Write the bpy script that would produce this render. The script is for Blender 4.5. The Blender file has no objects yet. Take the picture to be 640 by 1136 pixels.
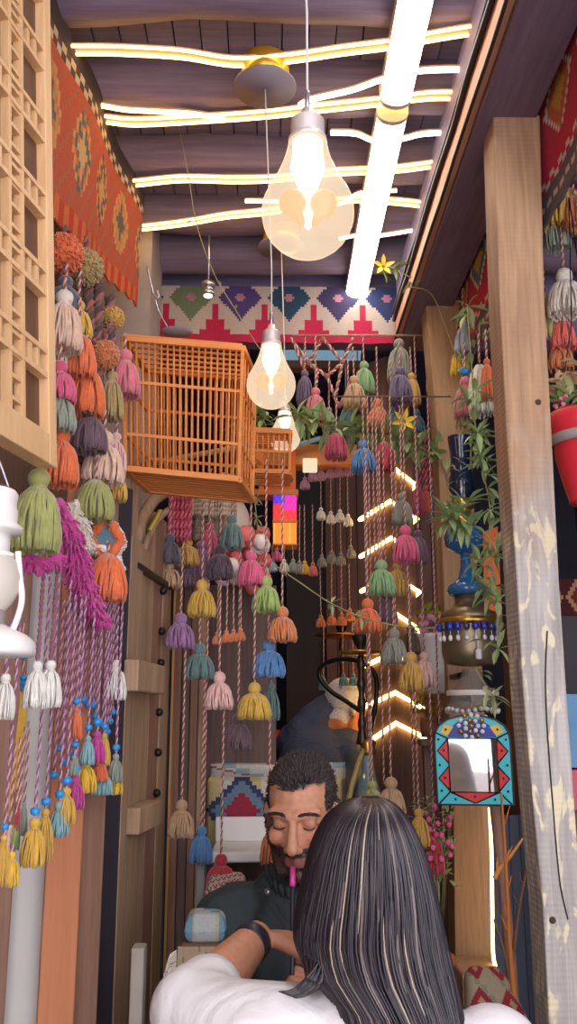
import bpy, math, random
from mathutils import Vector, Matrix
from mathutils.bvhtree import BVHTree
R = random.Random(7)
PI = math.pi
C = bpy.context.scene.collection
sc = bpy.context.scene

# ------------------------------------------------------------ camera, world, exposure
F = 1000.0
PITCH = math.radians(13.06)
YAW = math.radians(1.15)          # looks slightly to the right of the corridor axis
CAM = Vector((0, 0, 1.40))
FW = Vector((math.sin(YAW)*math.cos(PITCH), math.cos(YAW)*math.cos(PITCH), math.sin(PITCH)))
RT = Vector((math.cos(YAW), -math.sin(YAW), 0))
UP = RT.cross(FW)
cam_d = bpy.data.cameras.new('camera')
cam = bpy.data.objects.new('camera', cam_d)
C.objects.link(cam)
cam.matrix_world = Matrix((
    (RT.x, UP.x, -FW.x, CAM.x), (RT.y, UP.y, -FW.y, CAM.y), (RT.z, UP.z, -FW.z, CAM.z), (0, 0, 0, 1)))
cam_d.sensor_fit = 'VERTICAL'
cam_d.sensor_height = 24
cam_d.lens = 24*F/1136
cam_d.clip_start = 0.02
sc.camera = cam

w = bpy.data.worlds.new('world'); sc.world = w; w.use_nodes = True
bg = w.node_tree.nodes['Background']
bg.inputs[0].default_value = (0.96, 0.92, 1.0, 1)
bg.inputs[1].default_value = 4.2
sc.view_settings.view_transform = 'Standard'
sc.view_settings.look = 'None'
sc.view_settings.exposure = 0.0
sc.view_settings.gamma = 1
sc.view_settings.use_curve_mapping = False
sc.cycles.use_denoising = True
sc.cycles.max_bounces = 6
sc.cycles.diffuse_bounces = 3
sc.cycles.glossy_bounces = 3
sc.cycles.transmission_bounces = 4
sc.cycles.transparent_max_bounces = 8
sc.cycles.caustics_reflective = False
sc.cycles.caustics_refractive = False
sc.cycles.sample_clamp_indirect = 4

def ray(px, py):
    return FW + RT*((px-320)/F) + UP*((568-py)/F)
def U(px, py, Y):                  # the point at depth Y seen at a pixel
    d = ray(px, py); return CAM + d*(Y/d.y)
def UZ(px, py, z):
    d = ray(px, py); return CAM + d*((z-CAM.z)/d.z)
def UX(px, py, x):
    d = ray(px, py); return CAM + d*(x/d.x)
def S(Y):                          # metres per pixel at depth Y (near the picture's middle)
    return Y/F

# ------------------------------------------------------------ colours and materials
def lin(c):
    c = c/255.0
    return c/12.92 if c <= 0.04045 else ((c+0.055)/1.055)**2.4
def rgb(*c): return (lin(c[0]), lin(c[1]), lin(c[2]), 1)
MATS = {}
def newmat(name):
    m = bpy.data.materials.new(name); m.use_nodes = True
    return m, m.node_tree, m.node_tree.nodes['Principled BSDF']
def node(nt, t, **kw):
    n = nt.nodes.new(t)
    for k, v in kw.items():
        if k in n.inputs: n.inputs[k].default_value = v
        else: setattr(n, k, v)
    return n
def mixrgb(nt, fac, a, b):
    n = nt.nodes.new('ShaderNodeMix'); n.data_type = 'RGBA'
    for i, v in ((0, fac), (6, a), (7, b)):
        if hasattr(v, 'links'): nt.links.new(v, n.inputs[i])
        else: n.inputs[i].default_value = v
    return n.outputs[2]
def plain(name, c, rough=0.6, metal=0.0, var=0.0, scale=30, bump=0.0, spec=0.5, sheen=0.0):
    if name in MATS: return MATS[name]
    m, nt, b = newmat(name)
    b.inputs['Roughness'].default_value = rough
    b.inputs['Metallic'].default_value = metal
    b.inputs['Specular IOR Level'].default_value = spec
    b.inputs['Sheen Weight'].default_value = sheen
    col = rgb(*c); b.inputs['Base Color'].default_value = col
    if var or bump:
        tc = nt.nodes.new('ShaderNodeTexCoord')
        nz = node(nt, 'ShaderNodeTexNoise', Scale=scale, Detail=3.0)
        nt.links.new(tc.outputs['Object'], nz.inputs['Vector'])
        if var:
            d = tuple(x*(1-var) for x in col[:3])+(1,); l = tuple(min(1, x*(1+var)) for x in col[:3])+(1,)
            nt.links.new(mixrgb(nt, nz.outputs[0], d, l), b.inputs['Base Color'])
        if bump:
            bp = node(nt, 'ShaderNodeBump', Strength=bump, Distance=0.01)
            nt.links.new(nz.outputs[0], bp.inputs['Height']); nt.links.new(bp.outputs[0], b.inputs['Normal'])
    MATS[name] = m; return m
def wood(name, c1, c2, axis='z', scale=9, rough=0.7, bump=0.35, stretch=0.07, spec=0.3):
    if name in MATS: return MATS[name]
    m, nt, b = newmat(name)
    tc = nt.nodes.new('ShaderNodeTexCoord'); mp = nt.nodes.new('ShaderNodeMapping')
    s = [1, 1, 1]; s['xyz'.index(axis)] = stretch
    mp.inputs['Scale'].default_value = s
    nt.links.new(tc.outputs['Object'], mp.inputs['Vector'])
    n1 = node(nt, 'ShaderNodeTexNoise', Scale=scale*1.0, Detail=5.0, Roughness=0.6, Distortion=0.6)
    n2 = node(nt, 'ShaderNodeTexNoise', Scale=scale*9.0, Detail=3.0, Roughness=0.7)
    for n in (n1, n2): nt.links.new(mp.outputs[0], n.inputs['Vector'])
    r = nt.nodes.new('ShaderNodeValToRGB'); r.color_ramp.elements[0].position = 0.3; r.color_ramp.elements[1].position = 0.7
    r.color_ramp.elements[0].color = rgb(*c1); r.color_ramp.elements[1].color = rgb(*c2)
    ad = node(nt, 'ShaderNodeMath', operation='MULTIPLY_ADD'); ad.inputs[1].default_value = 0.5
    hl = node(nt, 'ShaderNodeMath', operation='MULTIPLY'); hl.inputs[1].default_value = 0.5
    nt.links.new(n1.outputs[0], hl.inputs[0]); nt.links.new(n2.outputs[0], ad.inputs[0]); nt.links.new(hl.outputs[0], ad.inputs[2])
    nt.links.new(ad.outputs[0], r.inputs[0]); nt.links.new(r.outputs[0], b.inputs['Base Color'])
    bp = node(nt, 'ShaderNodeBump', Strength=bump, Distance=0.006)
    nt.links.new(ad.outputs[0], bp.inputs['Height']); nt.links.new(bp.outputs[0], b.inputs['Normal'])
    b.inputs['Roughness'].default_value = rough; b.inputs['Specular IOR Level'].default_value = spec
    MATS[name] = m; return m
def emit(name, c, strength):
    if name in MATS: return MATS[name]
    m, nt, b = newmat(name)
    b.inputs['Base Color'].default_value = (0, 0, 0, 1)
    b.inputs['Emission Color'].default_value = rgb(*c); b.inputs['Emission Strength'].default_value = strength
    b.inputs['Roughness'].default_value = 0.4
    MATS[name] = m; return m
def colattr(name, rough=0.9, bump=0.25, scale=160):
    if name in MATS: return MATS[name]
    m, nt, b = newmat(name)
    a = nt.nodes.new('ShaderNodeVertexColor'); a.layer_name = 'Col'
    tc = nt.nodes.new('ShaderNodeTexCoord')
    nz = node(nt, 'ShaderNodeTexNoise', Scale=scale, Detail=2.0)
    nt.links.new(tc.outputs['Object'], nz.inputs['Vector'])
    mm = nt.nodes.new('ShaderNodeMix'); mm.data_type = 'RGBA'; mm.blend_type = 'MULTIPLY'; mm.inputs[0].default_value = 0.35
    nt.links.new(a.outputs[0], mm.inputs[6]); nt.links.new(nz.outputs[0], mm.inputs[7])
    nt.links.new(mm.outputs[2], b.inputs['Base Color'])
    bp = node(nt, 'ShaderNodeBump', Strength=bump, Distance=0.004)
    nt.links.new(nz.outputs[0], bp.inputs['Height']); nt.links.new(bp.outputs[0], b.inputs['Normal'])
    b.inputs['Roughness'].default_value = rough; b.inputs['Specular IOR Level'].default_value = 0.2
    MATS[name] = m; return m
def glass(name, c, rough=0.05, tr=0.6, e=None, es=0.0):
    """thin coloured glass: see-through tinted body with a glossy skin"""
    if name in MATS: return MATS[name]
    m = bpy.data.materials.new(name); m.use_nodes = True; nt = m.node_tree
    for n in list(nt.nodes): nt.nodes.remove(n)
    out = nt.nodes.new('ShaderNodeOutputMaterial')
    t = nt.nodes.new('ShaderNodeBsdfTransparent'); t.inputs[0].default_value = rgb(*c)
    p = nt.nodes.new('ShaderNodeBsdfPrincipled'); p.inputs['Base Color'].default_value = rgb(*(tuple(x*0.35 for x in c) if e else c)); p.inputs['Roughness'].default_value = rough
    if e: p.inputs['Emission Color'].default_value = rgb(*e); p.inputs['Emission Strength'].default_value = es
    mx = nt.nodes.new('ShaderNodeMixShader'); mx.inputs[0].default_value = 1-tr
    nt.links.new(t.outputs[0], mx.inputs[1]); nt.links.new(p.outputs[0], mx.inputs[2]); nt.links.new(mx.outputs[0], out.inputs[0])
    MATS[name] = m; return m

YARN = dict(orange=(222,104,52), olive=(166,142,84), slate=(82,84,98), mustard=(212,166,56), blush=(222,186,160), pink=(206,108,122),
    rose=(212,84,122), magenta=(196,54,140), cream=(232,220,200), sage=(140,152,132), plum=(98,74,84), moss=(150,154,84), lime=(148,178,88),
    teal=(84,116,112), blue=(70,126,182), red=(186,44,62), tan=(184,148,106), purple=(146,102,150), rust=(206,122,70), gold=(206,166,58),
    palepink=(226,180,172), aqua=(120,172,176), white=(232,228,218), darkplum=(66,48,60), lilac=(196,150,184), green=(122,166,110),
    terracotta=(212,118,64), crimson=(172,48,76), greysage=(128,132,118), mauve=(110,84,102), violet=(94,80,112), denim=(82,102,136),
    ochre=(196,150,62), brown=(88,70,64), yellow=(228,182,40), paleblue=(170,186,196), blueteal=(82,126,140), palelime=(186,182,110), coral=(222,98,84))
def yarn(k): return plain('yarn_'+k, tuple(lerp(a_,b_,0.10) for a_,b_ in zip(YARN[k],(206,186,176))), rough=0.95, var=0.32, scale=70, spec=0.15, sheen=0.4)

# ------------------------------------------------------------ mesh builder
class MB:
    def __init__(s): s.v = []; s.f = []; s.m = []; s.c = []; s.cur = 0; s.col = None
    def face(s, idx): s.f.append(idx); s.m.append(s.cur); s.c.append(s.col)
    def quad(s, a, b, c, d):
        n = len(s.v); s.v += [tuple(a), tuple(b), tuple(c), tuple(d)]; s.face((n, n+1, n+2, n+3))
    def poly(s, pts):
        n = len(s.v); s.v += [tuple(p) for p in pts]; s.face(tuple(range(n, n+len(pts))))
    def hexa(s, p):                # 8 points: bottom ring 0-3, top ring 4-7
        n = len(s.v); s.v += [tuple(q) for q in p]
        for q in ((3,2,1,0),(4,5,6,7),(0,1,5,4),(1,2,6,5),(2,3,7,6),(3,0,4,7)): s.face(tuple(n+i for i in q))
    def box(s, lo, hi):
        x0,y0,z0 = lo; x1,y1,z1 = hi
        s.hexa([(x0,y0,z0),(x1,y0,z0),(x1,y1,z0),(x0,y1,z0),(x0,y0,z1),(x1,y0,z1),(x1,y1,z1),(x0,y1,z1)])
    def obox(s, c, ax, ay, az):    # centre and three half-axes
        c = Vector(c); ax = Vector(ax); ay = Vector(ay); az = Vector(az)
        s.hexa([c-ax-ay-az, c+ax-ay-az, c+ax+ay-az, c-ax+ay-az, c-ax-ay+az, c+ax-ay+az, c+ax+ay+az, c-ax+ay+az])
    def bar(s, a, b, wx, wy, up=(0,0,1)):
        a = Vector(a); b = Vector(b); d = (b-a).normalized(); u = Vector(up)
        if abs(d.dot(u)) > 0.98: u = Vector((0,1,0))
        x = d.cross(u).normalized(); y = x.cross(d)
        s.obox((a+b)/2, x*wx/2, d*(b-a).length/2, y*wy/2)
    def tube(s, pts, r, n=6, caps=True, closed=False):
        pts = [Vector(p) for p in pts]; k = len(pts)
        rr = r if isinstance(r, (list, tuple)) else [r]*k
        base = len(s.v); pn = None
        for i, p in enumerate(pts):
            if closed: d = pts[(i+1) % k]-pts[i-1]
            else: d = pts[min(i+1, k-1)]-pts[max(i-1, 0)]
            if d.length < 1e-9: d = Vector((0,0,1))
            d.normalize()
            if pn is None:
                a = Vector((0,0,1)) if abs(d.z) < 0.9 else Vector((1,0,0)); pn = d.cross(a).normalized()
            else:
                pn = pn-d*pn.dot(d)
                pn = pn.normalized() if pn.length > 1e-6 else d.orthogonal().normalized()
            b = d.cross(pn)
            for j in range(n):
                t = 2*PI*j/n; q = p+(pn*math.cos(t)+b*math.sin(t))*rr[i]; s.v.append((q.x, q.y, q.z))
        for i in range(k if closed else k-1):
            for j in range(n):
                a0 = base+i*n; a1 = base+((i+1) % k)*n; j2 = (j+1) % n
                s.face((a0+j, a0+j2, a1+j2, a1+j))
        if caps and not closed:
            s.face(tuple(base+j for j in reversed(range(n)))); s.face(tuple(base+(k-1)*n+j for j in range(n)))
    def lathe(s, prof, c, n=24, axis=(0,0,1), fl=None, cap=True):   # prof: (radius, height) pairs
        c = Vector(c); az = Vector(axis).normalized(); ax = az.orthogonal().normalized(); ay = az.cross(ax)
        base = len(s.v); k = len(prof)
        for (r, h) in prof:
            for j in range(n):
                t = 2*PI*j/n; q = r*(1+(fl(t) if fl else 0))
                p = c+az*h+(ax*math.cos(t)+ay*math.sin(t))*q; s.v.append((p.x, p.y, p.z))
        for i in range(k-1):
            for j in range(n):
                a = base+i*n; b = a+n; j2 = (j+1) % n; s.face((a+j, a+j2, b+j2, b+j))
        if cap:
            s.face(tuple(base+j for j in reversed(range(n)))); s.face(tuple(base+(k-1)*n+j for j in range(n)))
    def ball(s, c, r, n=12, k=8, fl=None):
        r = r if isinstance(r, (tuple, list)) else (r, r, r); c = Vector(c); base = len(s.v)
        for i in range(1, k):
            t = PI*i/k
            for j in range(n):
                p = 2*PI*j/n; g = 1+(fl(t, p) if fl else 0)
                s.v.append((c.x+r[0]*g*math.sin(t)*math.cos(p), c.y+r[1]*g*math.sin(t)*math.sin(p), c.z+r[2]*g*math.cos(t)))
        top = len(s.v); s.v.append((c.x, c.y, c.z+r[2])); s.v.append((c.x, c.y, c.z-r[2]))
        for j in range(n):
            j2 = (j+1) % n
            s.face((top, base+j, base+j2)); s.face((top+1, base+(k-2)*n+j2, base+(k-2)*n+j))
            for i in range(k-2): a = base+i*n; s.face((a+j, a+n+j, a+n+j2, a+j2))
    def capsule(s, a, b, ra, rb, n=14):
        a = Vector(a); b = Vector(b); d = (b-a)
        L = d.length; d = d.normalized() if L > 1e-6 else Vector((0,0,1))
        prof = [(max(1e-4, ra*math.cos(t)), ra*math.sin(t)) for t in [-PI/2+PI/2*i/5 for i in range(6)]]
        prof += [(max(1e-4, rb*math.cos(t)), L+rb*math.sin(t)) for t in [PI/2*i/5 for i in range(6)]]
        s.lathe(prof, a, n, axis=d)
    def prism(s, pts, d):          # polygon pushed along d
        pts = [Vector(p) for p in pts]; d = Vector(d); n = len(pts); b = len(s.v)
        s.v += [tuple(p) for p in pts]+[tuple(p+d) for p in pts]
        s.face(tuple(range(b, b+n))); s.face(tuple(reversed(range(b+n, b+2*n))))
        for i in range(n): j = (i+1) % n; s.face((b+j, b+i, b+n+i, b+n+j))
    def build(s, name, mat, parent=None, smooth=True, origin=None):
        me = bpy.data.meshes.new(name)
        o = bpy.data.objects.new(name, me); C.objects.link(o)
        off = Vector((0,0,0))
        if parent is not None:
            o.parent = parent; off = Vector(parent.get('_w', (0,0,0)))
        if origin is not None:
            o.location = Vector(origin)-off; off = Vector(origin)
        o['_w'] = tuple(off)
        me.from_pydata([(x-off.x, y-off.y, z-off.z) for x, y, z in s.v], [], s.f)
        for m in (mat if isinstance(mat, (list, tuple)) else [mat]): me.materials.append(m)
        if any(s.m): me.polygons.foreach_set('material_index', s.m)
        if smooth: me.polygons.foreach_set('use_smooth', [True]*len(s.f))
        if any(c is not None for c in s.c):
            at = me.color_attributes.new('Col', 'FLOAT_COLOR', 'CORNER'); buf = []
            for f, c in zip(s.f, s.c): buf += list(c or (1,1,1,1))*len(f)
            at.data.foreach_set('color', buf)
        me.update()
        return o
def bevel(o, wd=0.003, seg=2):
    m = o.modifiers.new('bevel', 'BEVEL'); m.width = wd; m.segments = seg; m.limit_method = 'ANGLE'
    for p in o.data.polygons: p.use_smooth = False
    return o
def tag(o, label=None, cat=None, group=None, kind=None):
    if label: o['label'] = label
    if cat: o['category'] = cat
    if group: o['group'] = group
    if kind: o['kind'] = kind
    return o
def thing(name, loc, label, cat, group=None):
    o = bpy.data.objects.new(name, None); C.objects.link(o); o.location = loc; o.empty_display_size = 0.05
    o['_w'] = tuple(loc); return tag(o, label, cat, group)
def struct(name, mb, mat, smooth=False): return tag(mb.build(name, mat, smooth=smooth), kind='structure')
def lerp(a, b, t): return a+(b-a)*t
def tab(t, x):                     # piecewise-linear table
    if x <= t[0][0]: return t[0][1]
    for (a, va), (b, vb) in zip(t, t[1:]):
        if x <= b: return lerp(va, vb, (x-a)/(b-a))
    return t[-1][1]
def curve(pts, n=8):               # Catmull-Rom through points
    P = [Vector(p) for p in pts]; out = []
    for i in range(len(P)-1):
        p0 = P[max(i-1, 0)]; p1 = P[i]; p2 = P[i+1]; p3 = P[min(i+2, len(P)-1)]
        for j in range(n):
            t = j/n
            out.append(0.5*((2*p1)+(p2-p0)*t+(2*p0-5*p1+4*p2-p3)*t*t+(3*p1-p0-3*p2+p3)*t**3))
    out.append(P[-1]); return out
def remesh(o, vs, it=6, fac=0.5):
    m = o.modifiers.new('remesh', 'REMESH'); m.mode = 'VOXEL'; m.voxel_size = vs; m.use_smooth_shade = True
    s_ = o.modifiers.new('smooth', 'SMOOTH'); s_.iterations = it; s_.factor = fac
    return o
# ------------------------------------------------------------ the setting
W_CEIL = wood('ceiling_planks', (88,82,108), (140,130,160), 'x', 7, 0.6, 0.3, 0.05)
W_LOG = wood('log_wood', (96,84,102), (150,130,146), 'x', 6, 0.55, 0.5, 0.06)
W_DARK = wood('dark_wood', (82,66,62), (130,106,94), 'z', 8)
W_OLD = wood('old_wood', (134,108,86), (200,168,134), 'z', 10)
W_BROWN = wood('brown_board', (118,86,70), (168,128,106), 'z', 8)
W_TERRA = wood('terracotta_board', (186,112,74), (216,146,102), 'z', 5, 0.6, 0.2)
W_LIGHT = wood('light_wood', (204,158,108), (234,194,144), 'z', 10, 0.5, 0.2)
W_POST = wood('post_wood', (138,106,76), (194,154,114), 'z', 12, 0.75, 0.5)
W_BEAM = wood('beam_wood', (92,76,90), (130,110,126), 'y', 8)
W_ORANGE = wood('orange_wood', (196,116,54), (232,152,82), 'x', 8, 0.5, 0.2)
M_NIGHT = plain('night_wall', (58,58,72), 0.7, var=0.2, scale=3)
M_GREY = plain('painted_board', (204,202,196), 0.7, var=0.08, scale=8)
M_PLASTER = plain('plaster', (156,144,138), 0.9, var=0.25, scale=9, bump=0.4)
M_BLACK = plain('black_metal', (30,30,34), 0.4, metal=0.3)
M_BRASS = plain('brass', (206,160,70), 0.3, metal=0.9)
M_STEEL = plain('steel', (190,190,196), 0.3, metal=0.9)
M_WHITE = plain('white_paint', (232,228,222), 0.45, var=0.04, scale=20)
M_CABLE = plain('cable', (40,38,44), 0.5)

m = MB(); m.box((-1.2,-1.5,-0.05), (2.6,7.0,0)); struct('floor', m, plain('stone_floor', (120,112,106), 0.6, var=0.3, scale=6))
m = MB()
for i in range(26):               # planks run along the passage
    x0 = -0.8+i*0.075; m.box((x0+0.002,-0.6,3.25+R.uniform(0,0.008)), (x0+0.073,3.62,3.29))
m.box((-0.8,-0.6,3.29), (2.4,3.62,3.32)); struct('ceiling', m, W_CEIL)
m = MB(); m.box((-0.72,-0.6,0), (-0.64,3.5,3.3)); struct('wall_left', m, wood('left_planks', (96,76,68), (140,112,94), 'z', 7))
m = MB(); m.box((2.3,-0.6,0), (2.36,7,3.7)); struct('wall_right', m, M_NIGHT)
m = MB(); m.box((-1.2,6.6,0), (2.4,6.66,3.7)); struct('wall_back', m, M_NIGHT)
m = MB(); m.box((-1.2,3.5,0), (-1.14,6.6,3.7)); m.box((-1.2,3.44,0), (-0.64,3.5,3.3)); struct('wall_back_left', m, W_DARK)
m = MB(); m.box((-1.2,3.56,3.65), (2.4,6.66,3.7)); m.box((-1.2,3.56,3.25),(2.4,3.62,3.65)); struct('ceiling_back', m, W_CEIL)
# the plaster end of the left wall and the lintel log over the far opening
m = MB(); a = U(143,290,3.0); b = U(168,290,3.0); m.box((-0.66,3.0,0.0), (b.x,3.3,3.25)); struct('trim_1', m, M_PLASTER)
m = MB(); m.box((-0.66,3.44,2.93), (2.3,3.56,3.25)); struct('trim_2', m, W_CEIL)
# rough rafters across the ceiling
for k, Y in enumerate((1.30, 1.62, 1.96, 2.31, 2.66, 2.99, 3.27)):
    m = MB(); pts = []; rr = []
    for i in range(15):
        x = -0.64+i*0.21; pts.append((x, Y+R.uniform(-0.012,0.012), 3.235+R.uniform(-0.008,0.008))); rr.append(0.088+R.uniform(-0.012,0.01))
    m.tube(curve(pts,2), [lerp(rr[i//2], rr[min(i//2+1,14)], (i%2)/2) for i in range(29)], 12)
    struct('trim_%d' % (k+3), m, W_LOG, True)

# the lintel along the right side, on the posts
XL = 0.505
m = MB(); m.box((XL,0.9,2.84), (0.645,3.35,2.90)); m.box((XL,0.9,2.90), (XL+0.05,3.35,3.16)); struct('trim_10', m, W_BEAM)
M_FACE = wood('beam_face', (178,118,84), (222,162,118), 'y', 8)
m = MB(); m.box((XL-0.016,0.9,2.862), (XL-0.001,3.3,2.975)); struct('trim_11', m, M_FACE)

def vpost(name, pts, label, mat, depth, **kw):
    """square-sawn post standing on the floor; pts = (left px, right px, py, Y) from the bottom up"""
    m = MB(); rows = []
    for (l, r, py, Y) in pts:
        a = U(l,py,Y); b = U(r,py,Y); rows.append((a.x, b.x, a.z, Y))
    base = len(m.v)
    for (x0, x1, z, Y) in rows:
        m.v += [(x0,Y,z), (x1,Y,z), (x1+0.01,Y+depth,z), (x0-0.002,Y+depth,z)]
    for i in range(len(rows)-1):
        for j in range(4):
            p = base+i*4; j2 = (j+1) % 4; m.face((p+j,p+j2,p+4+j2,p+4+j))
    m.face((base+3,base+2,base+1,base)); e = base+4*(len(rows)-1); m.face((e,e+1,e+2,e+3))
    root = thing(name, (rows[0][0], pts[0][3], 0), label, 'post')
    o = m.build('timber', mat, root, smooth=False); bevel(o, 0.004, 2)
    return root, rows

# weathered paint on the near post: patches in the wood's own material
mp, nt, bs = newmat('weathered_post')
wd = W_POST.node_tree
tc = nt.nodes.new('ShaderNodeTexCoord'); mpg = nt.nodes.new('ShaderNodeMapping'); mpg.inputs['Scale'].default_value = (1,1,0.07)
nt.links.new(tc.outputs['Object'], mpg.inputs['Vector'])
g = node(nt,'ShaderNodeTexNoise',Scale=60.0,Detail=6.0,Distortion=0.8); nt.links.new(mpg.outputs[0], g.inputs['Vector'])
saw = node(nt,'ShaderNodeTexWave',Scale=26.0,Distortion=1.5,Detail=1.0); saw.bands_direction='Z'; nt.links.new(tc.outputs['Object'], saw.inputs['Vector'])
tan_ = mixrgb(nt, g.outputs[0], rgb(116,88,64), rgb(202,162,124))
sep = nt.nodes.new('ShaderNodeSeparateXYZ'); nt.links.new(tc.outputs['Object'], sep.inputs[0])
n3 = node(nt,'ShaderNodeTexNoise',Scale=7.0,Detail=4.0); nt.links.new(tc.outputs['Object'], n3.inputs['Vector'])
mr = nt.nodes.new('ShaderNodeMapRange'); mr.inputs[1].default_value=1.72; mr.inputs[2].default_value=2.02; mr.inputs[3].default_value=1; mr.inputs[4].default_value=0
zz = node(nt,'ShaderNodeMath',operation='MULTIPLY_ADD'); zz.inputs[1].default_value=0.5
nt.links.new(n3.outputs[0], zz.inputs[0]); nt.links.new(sep.outputs[2], zz.inputs[2]); 
sb = node(nt,'ShaderNodeMath',operation='SUBTRACT'); sb.inputs[1].default_value=0.25; nt.links.new(zz.outputs[0], sb.inputs[0]); nt.links.new(sb.outputs[0], mr.inputs[0])
grey = mixrgb(nt, g.outputs[0], rgb(112,104,98), rgb(212,206,198))
n4m = nt.nodes.new('ShaderNodeMapping'); n4m.inputs['Scale'].default_value=(1,1,0.3); nt.links.new(tc.outputs['Object'], n4m.inputs['Vector'])
n4 = node(nt,'ShaderNodeTexNoise',Scale=34.0,Detail=4.0,Distortion=0.8); nt.links.new(n4m.outputs[0], n4.inputs['Vector'])
st = node(nt,'ShaderNodeMapRange'); st.inputs[1].default_value=0.56; st.inputs[2].default_value=0.62; nt.links.new(n4.outputs[0], st.inputs[0])
grey2 = mixrgb(nt, st.outputs[0], grey, rgb(214,204,170))
c_ = mixrgb(nt, mr.outputs[0], tan_, grey2)
nt.links.new(c_, bs.inputs['Base Color'])
ad = node(nt,'ShaderNodeMath',operation='ADD'); nt.links.new(g.outputs[0], ad.inputs[0])
sm = node(nt,'ShaderNodeMath',operation='MULTIPLY'); sm.inputs[1].default_value=0.25; nt.links.new(saw.outputs[0], sm.inputs[0]); nt.links.new(sm.outputs[0], ad.inputs[1])
bp = node(nt,'ShaderNodeBump',Strength=0.5,Distance=0.004); nt.links.new(ad.outputs[0], bp.inputs['Height']); nt.links.new(bp.outputs[0], bs.inputs['Normal'])
bs.inputs['Roughness'].default_value=0.8

YP = 1.92
np_, rows = vpost('wooden_post', [(632,668,1560,YP),(602,645,1000,YP),(592,638,900,YP),(580,628,760,YP),(573,620,640,YP),(562,612,480,YP),(554,604,330,YP),(547,599,126,YP)],
    'large rough post nearest on the right, grey and paint-flaked below, tan above', mp, 0.10)
m = MB()
for (px,py) in ((621,640),(620,700),(606,745),(604,790),(610,860),(616,915),(618,960),(628,1010)):
    pass
cr = [U(px,py,YP-0.0012) for (px,py) in ((607,700),(605,745),(606,790),(609,840),(613,890),(617,940),(622,985),(630,1020))]
m.tube(curve(cr,5), 0.0016, 5); m.build('crack', plain('crack', (46,40,38), 0.9), np_)
m = MB()
for (px,py) in ((597,446),(613,1021)):
    m.lathe([(0.0005,-0.003),(0.006,-0.003),(0.007,0.001)], U(px,py,YP-0.001), 10, axis=(0,1,0))
m.build('knot', plain('knot', (70,56,46), 0.9), np_)
p2, rows2 = vpost('wooden_post', [(512,556,1500,2.95),(505,545,1050,2.95),(503,543,900,2.95),(494,533,700,2.95),(485,522,480,2.95),(470,508,312,2.95)],
    'sawn post behind the blue oil lamp, carrying the painted mirror', W_POST, 0.10)
# block under the far post
m = MB(); a = U(508,1072,2.75); b = U(556,1072,2.75); m.box((a.x,2.70,0), (b.x,2.90,U(530,1075,2.75).z)); 
o = m.build('wooden_block', W_OLD); bevel(o,0.008); tag(o, 'sawn wood block at the foot of the sawn post, above the kilim cushion', 'block')

# cables along the lintel
for k,(dx,dz,lab,r) in enumerate(((-0.020,2.985,'upper black cable clipped along the right-hand lintel',0.006),(-0.020,2.95,'lower black cable clipped along the right-hand lintel, above the brown batten',0.008),(-0.022,2.852,'thin black cable along the lower edge of the right-hand lintel',0.005))):
    m = MB(); pts = [(XL+dx-0.002+R.uniform(-0.002,0.002), 0.9+i*0.2, dz+R.uniform(-0.006,0.006)) for i in range(13)]
    m.tube(curve(pts,4), r, 7); tag(m.build('power_cable', M_CABLE), lab, 'cable')

# ------------------------------------------------------------ lights of the place
E_TUBE = emit('tube_light', (255,250,244), 14.0)
E_LED = emit('led_warm', (255,200,112), 10.0)
E_LEDW = emit('led_white', (255,238,210), 8.0)
def linear_lamp(y0, y1, x, z, label):
    t = thing('linear_lamp', (x,(y0+y1)/2,z+0.05), label, 'ceiling lamp', 'linear lamps on the ceiling')
    m = MB(); m.box((x-0.044,y0,z+0.012), (x+0.044,y1,z+0.052)); bevel(m.build('housing', plain('lamp_housing',(214,196,176),0.5), t, smooth=False),0.004)
    m = MB(); n = 10; sec = [(0.043*math.cos(PI+PI*i/n), 0.030*math.sin(PI+PI*i/n)+0.012) for i in range(n+1)]
    for i in range(n):
        (xa,za),(xb,zb) = sec[i],sec[i+1]
        m.quad((x+xa,y0+0.012,z+za),(x+xb,y0+0.012,z+zb),(x+xb,y1-0.012,z+zb),(x+xa,y1-0.012,z+za))
    m.build('diffuser', E_TUBE, t)
    for (ya,yb) in ((y0-0.004,y0+0.013),(y1-0.013,y1+0.004)):
        m = MB(); pts = [(x+xx*1.04,ya,z+zz*1.04) for xx,zz in sec]+[(x+0.046,ya,z+0.054),(x-0.046,ya,z+0.054)]
        m.prism(pts,(0,yb-ya,0)); m.build('end_cap', plain('end_cap',(226,206,190),0.5), t, smooth=False)
    m = MB()
    for y in (y0+0.2,y1-0.2): m = MB(); m.box((x-0.01,y-0.02,z+0.05),(x+0.01,y+0.02,3.26 if z < 3.4 else 3.66)); m.build('bracket', M_STEEL, t, smooth=False)
XT = 0.345
linear_lamp(1.04, 2.20, XT, 3.09, 'white linear lamp overhead, the nearer of the two in a row')
linear_lamp(2.26, 3.40, XT, 3.09, 'white linear lamp, the farther of the two, ending near the far valance')

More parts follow.
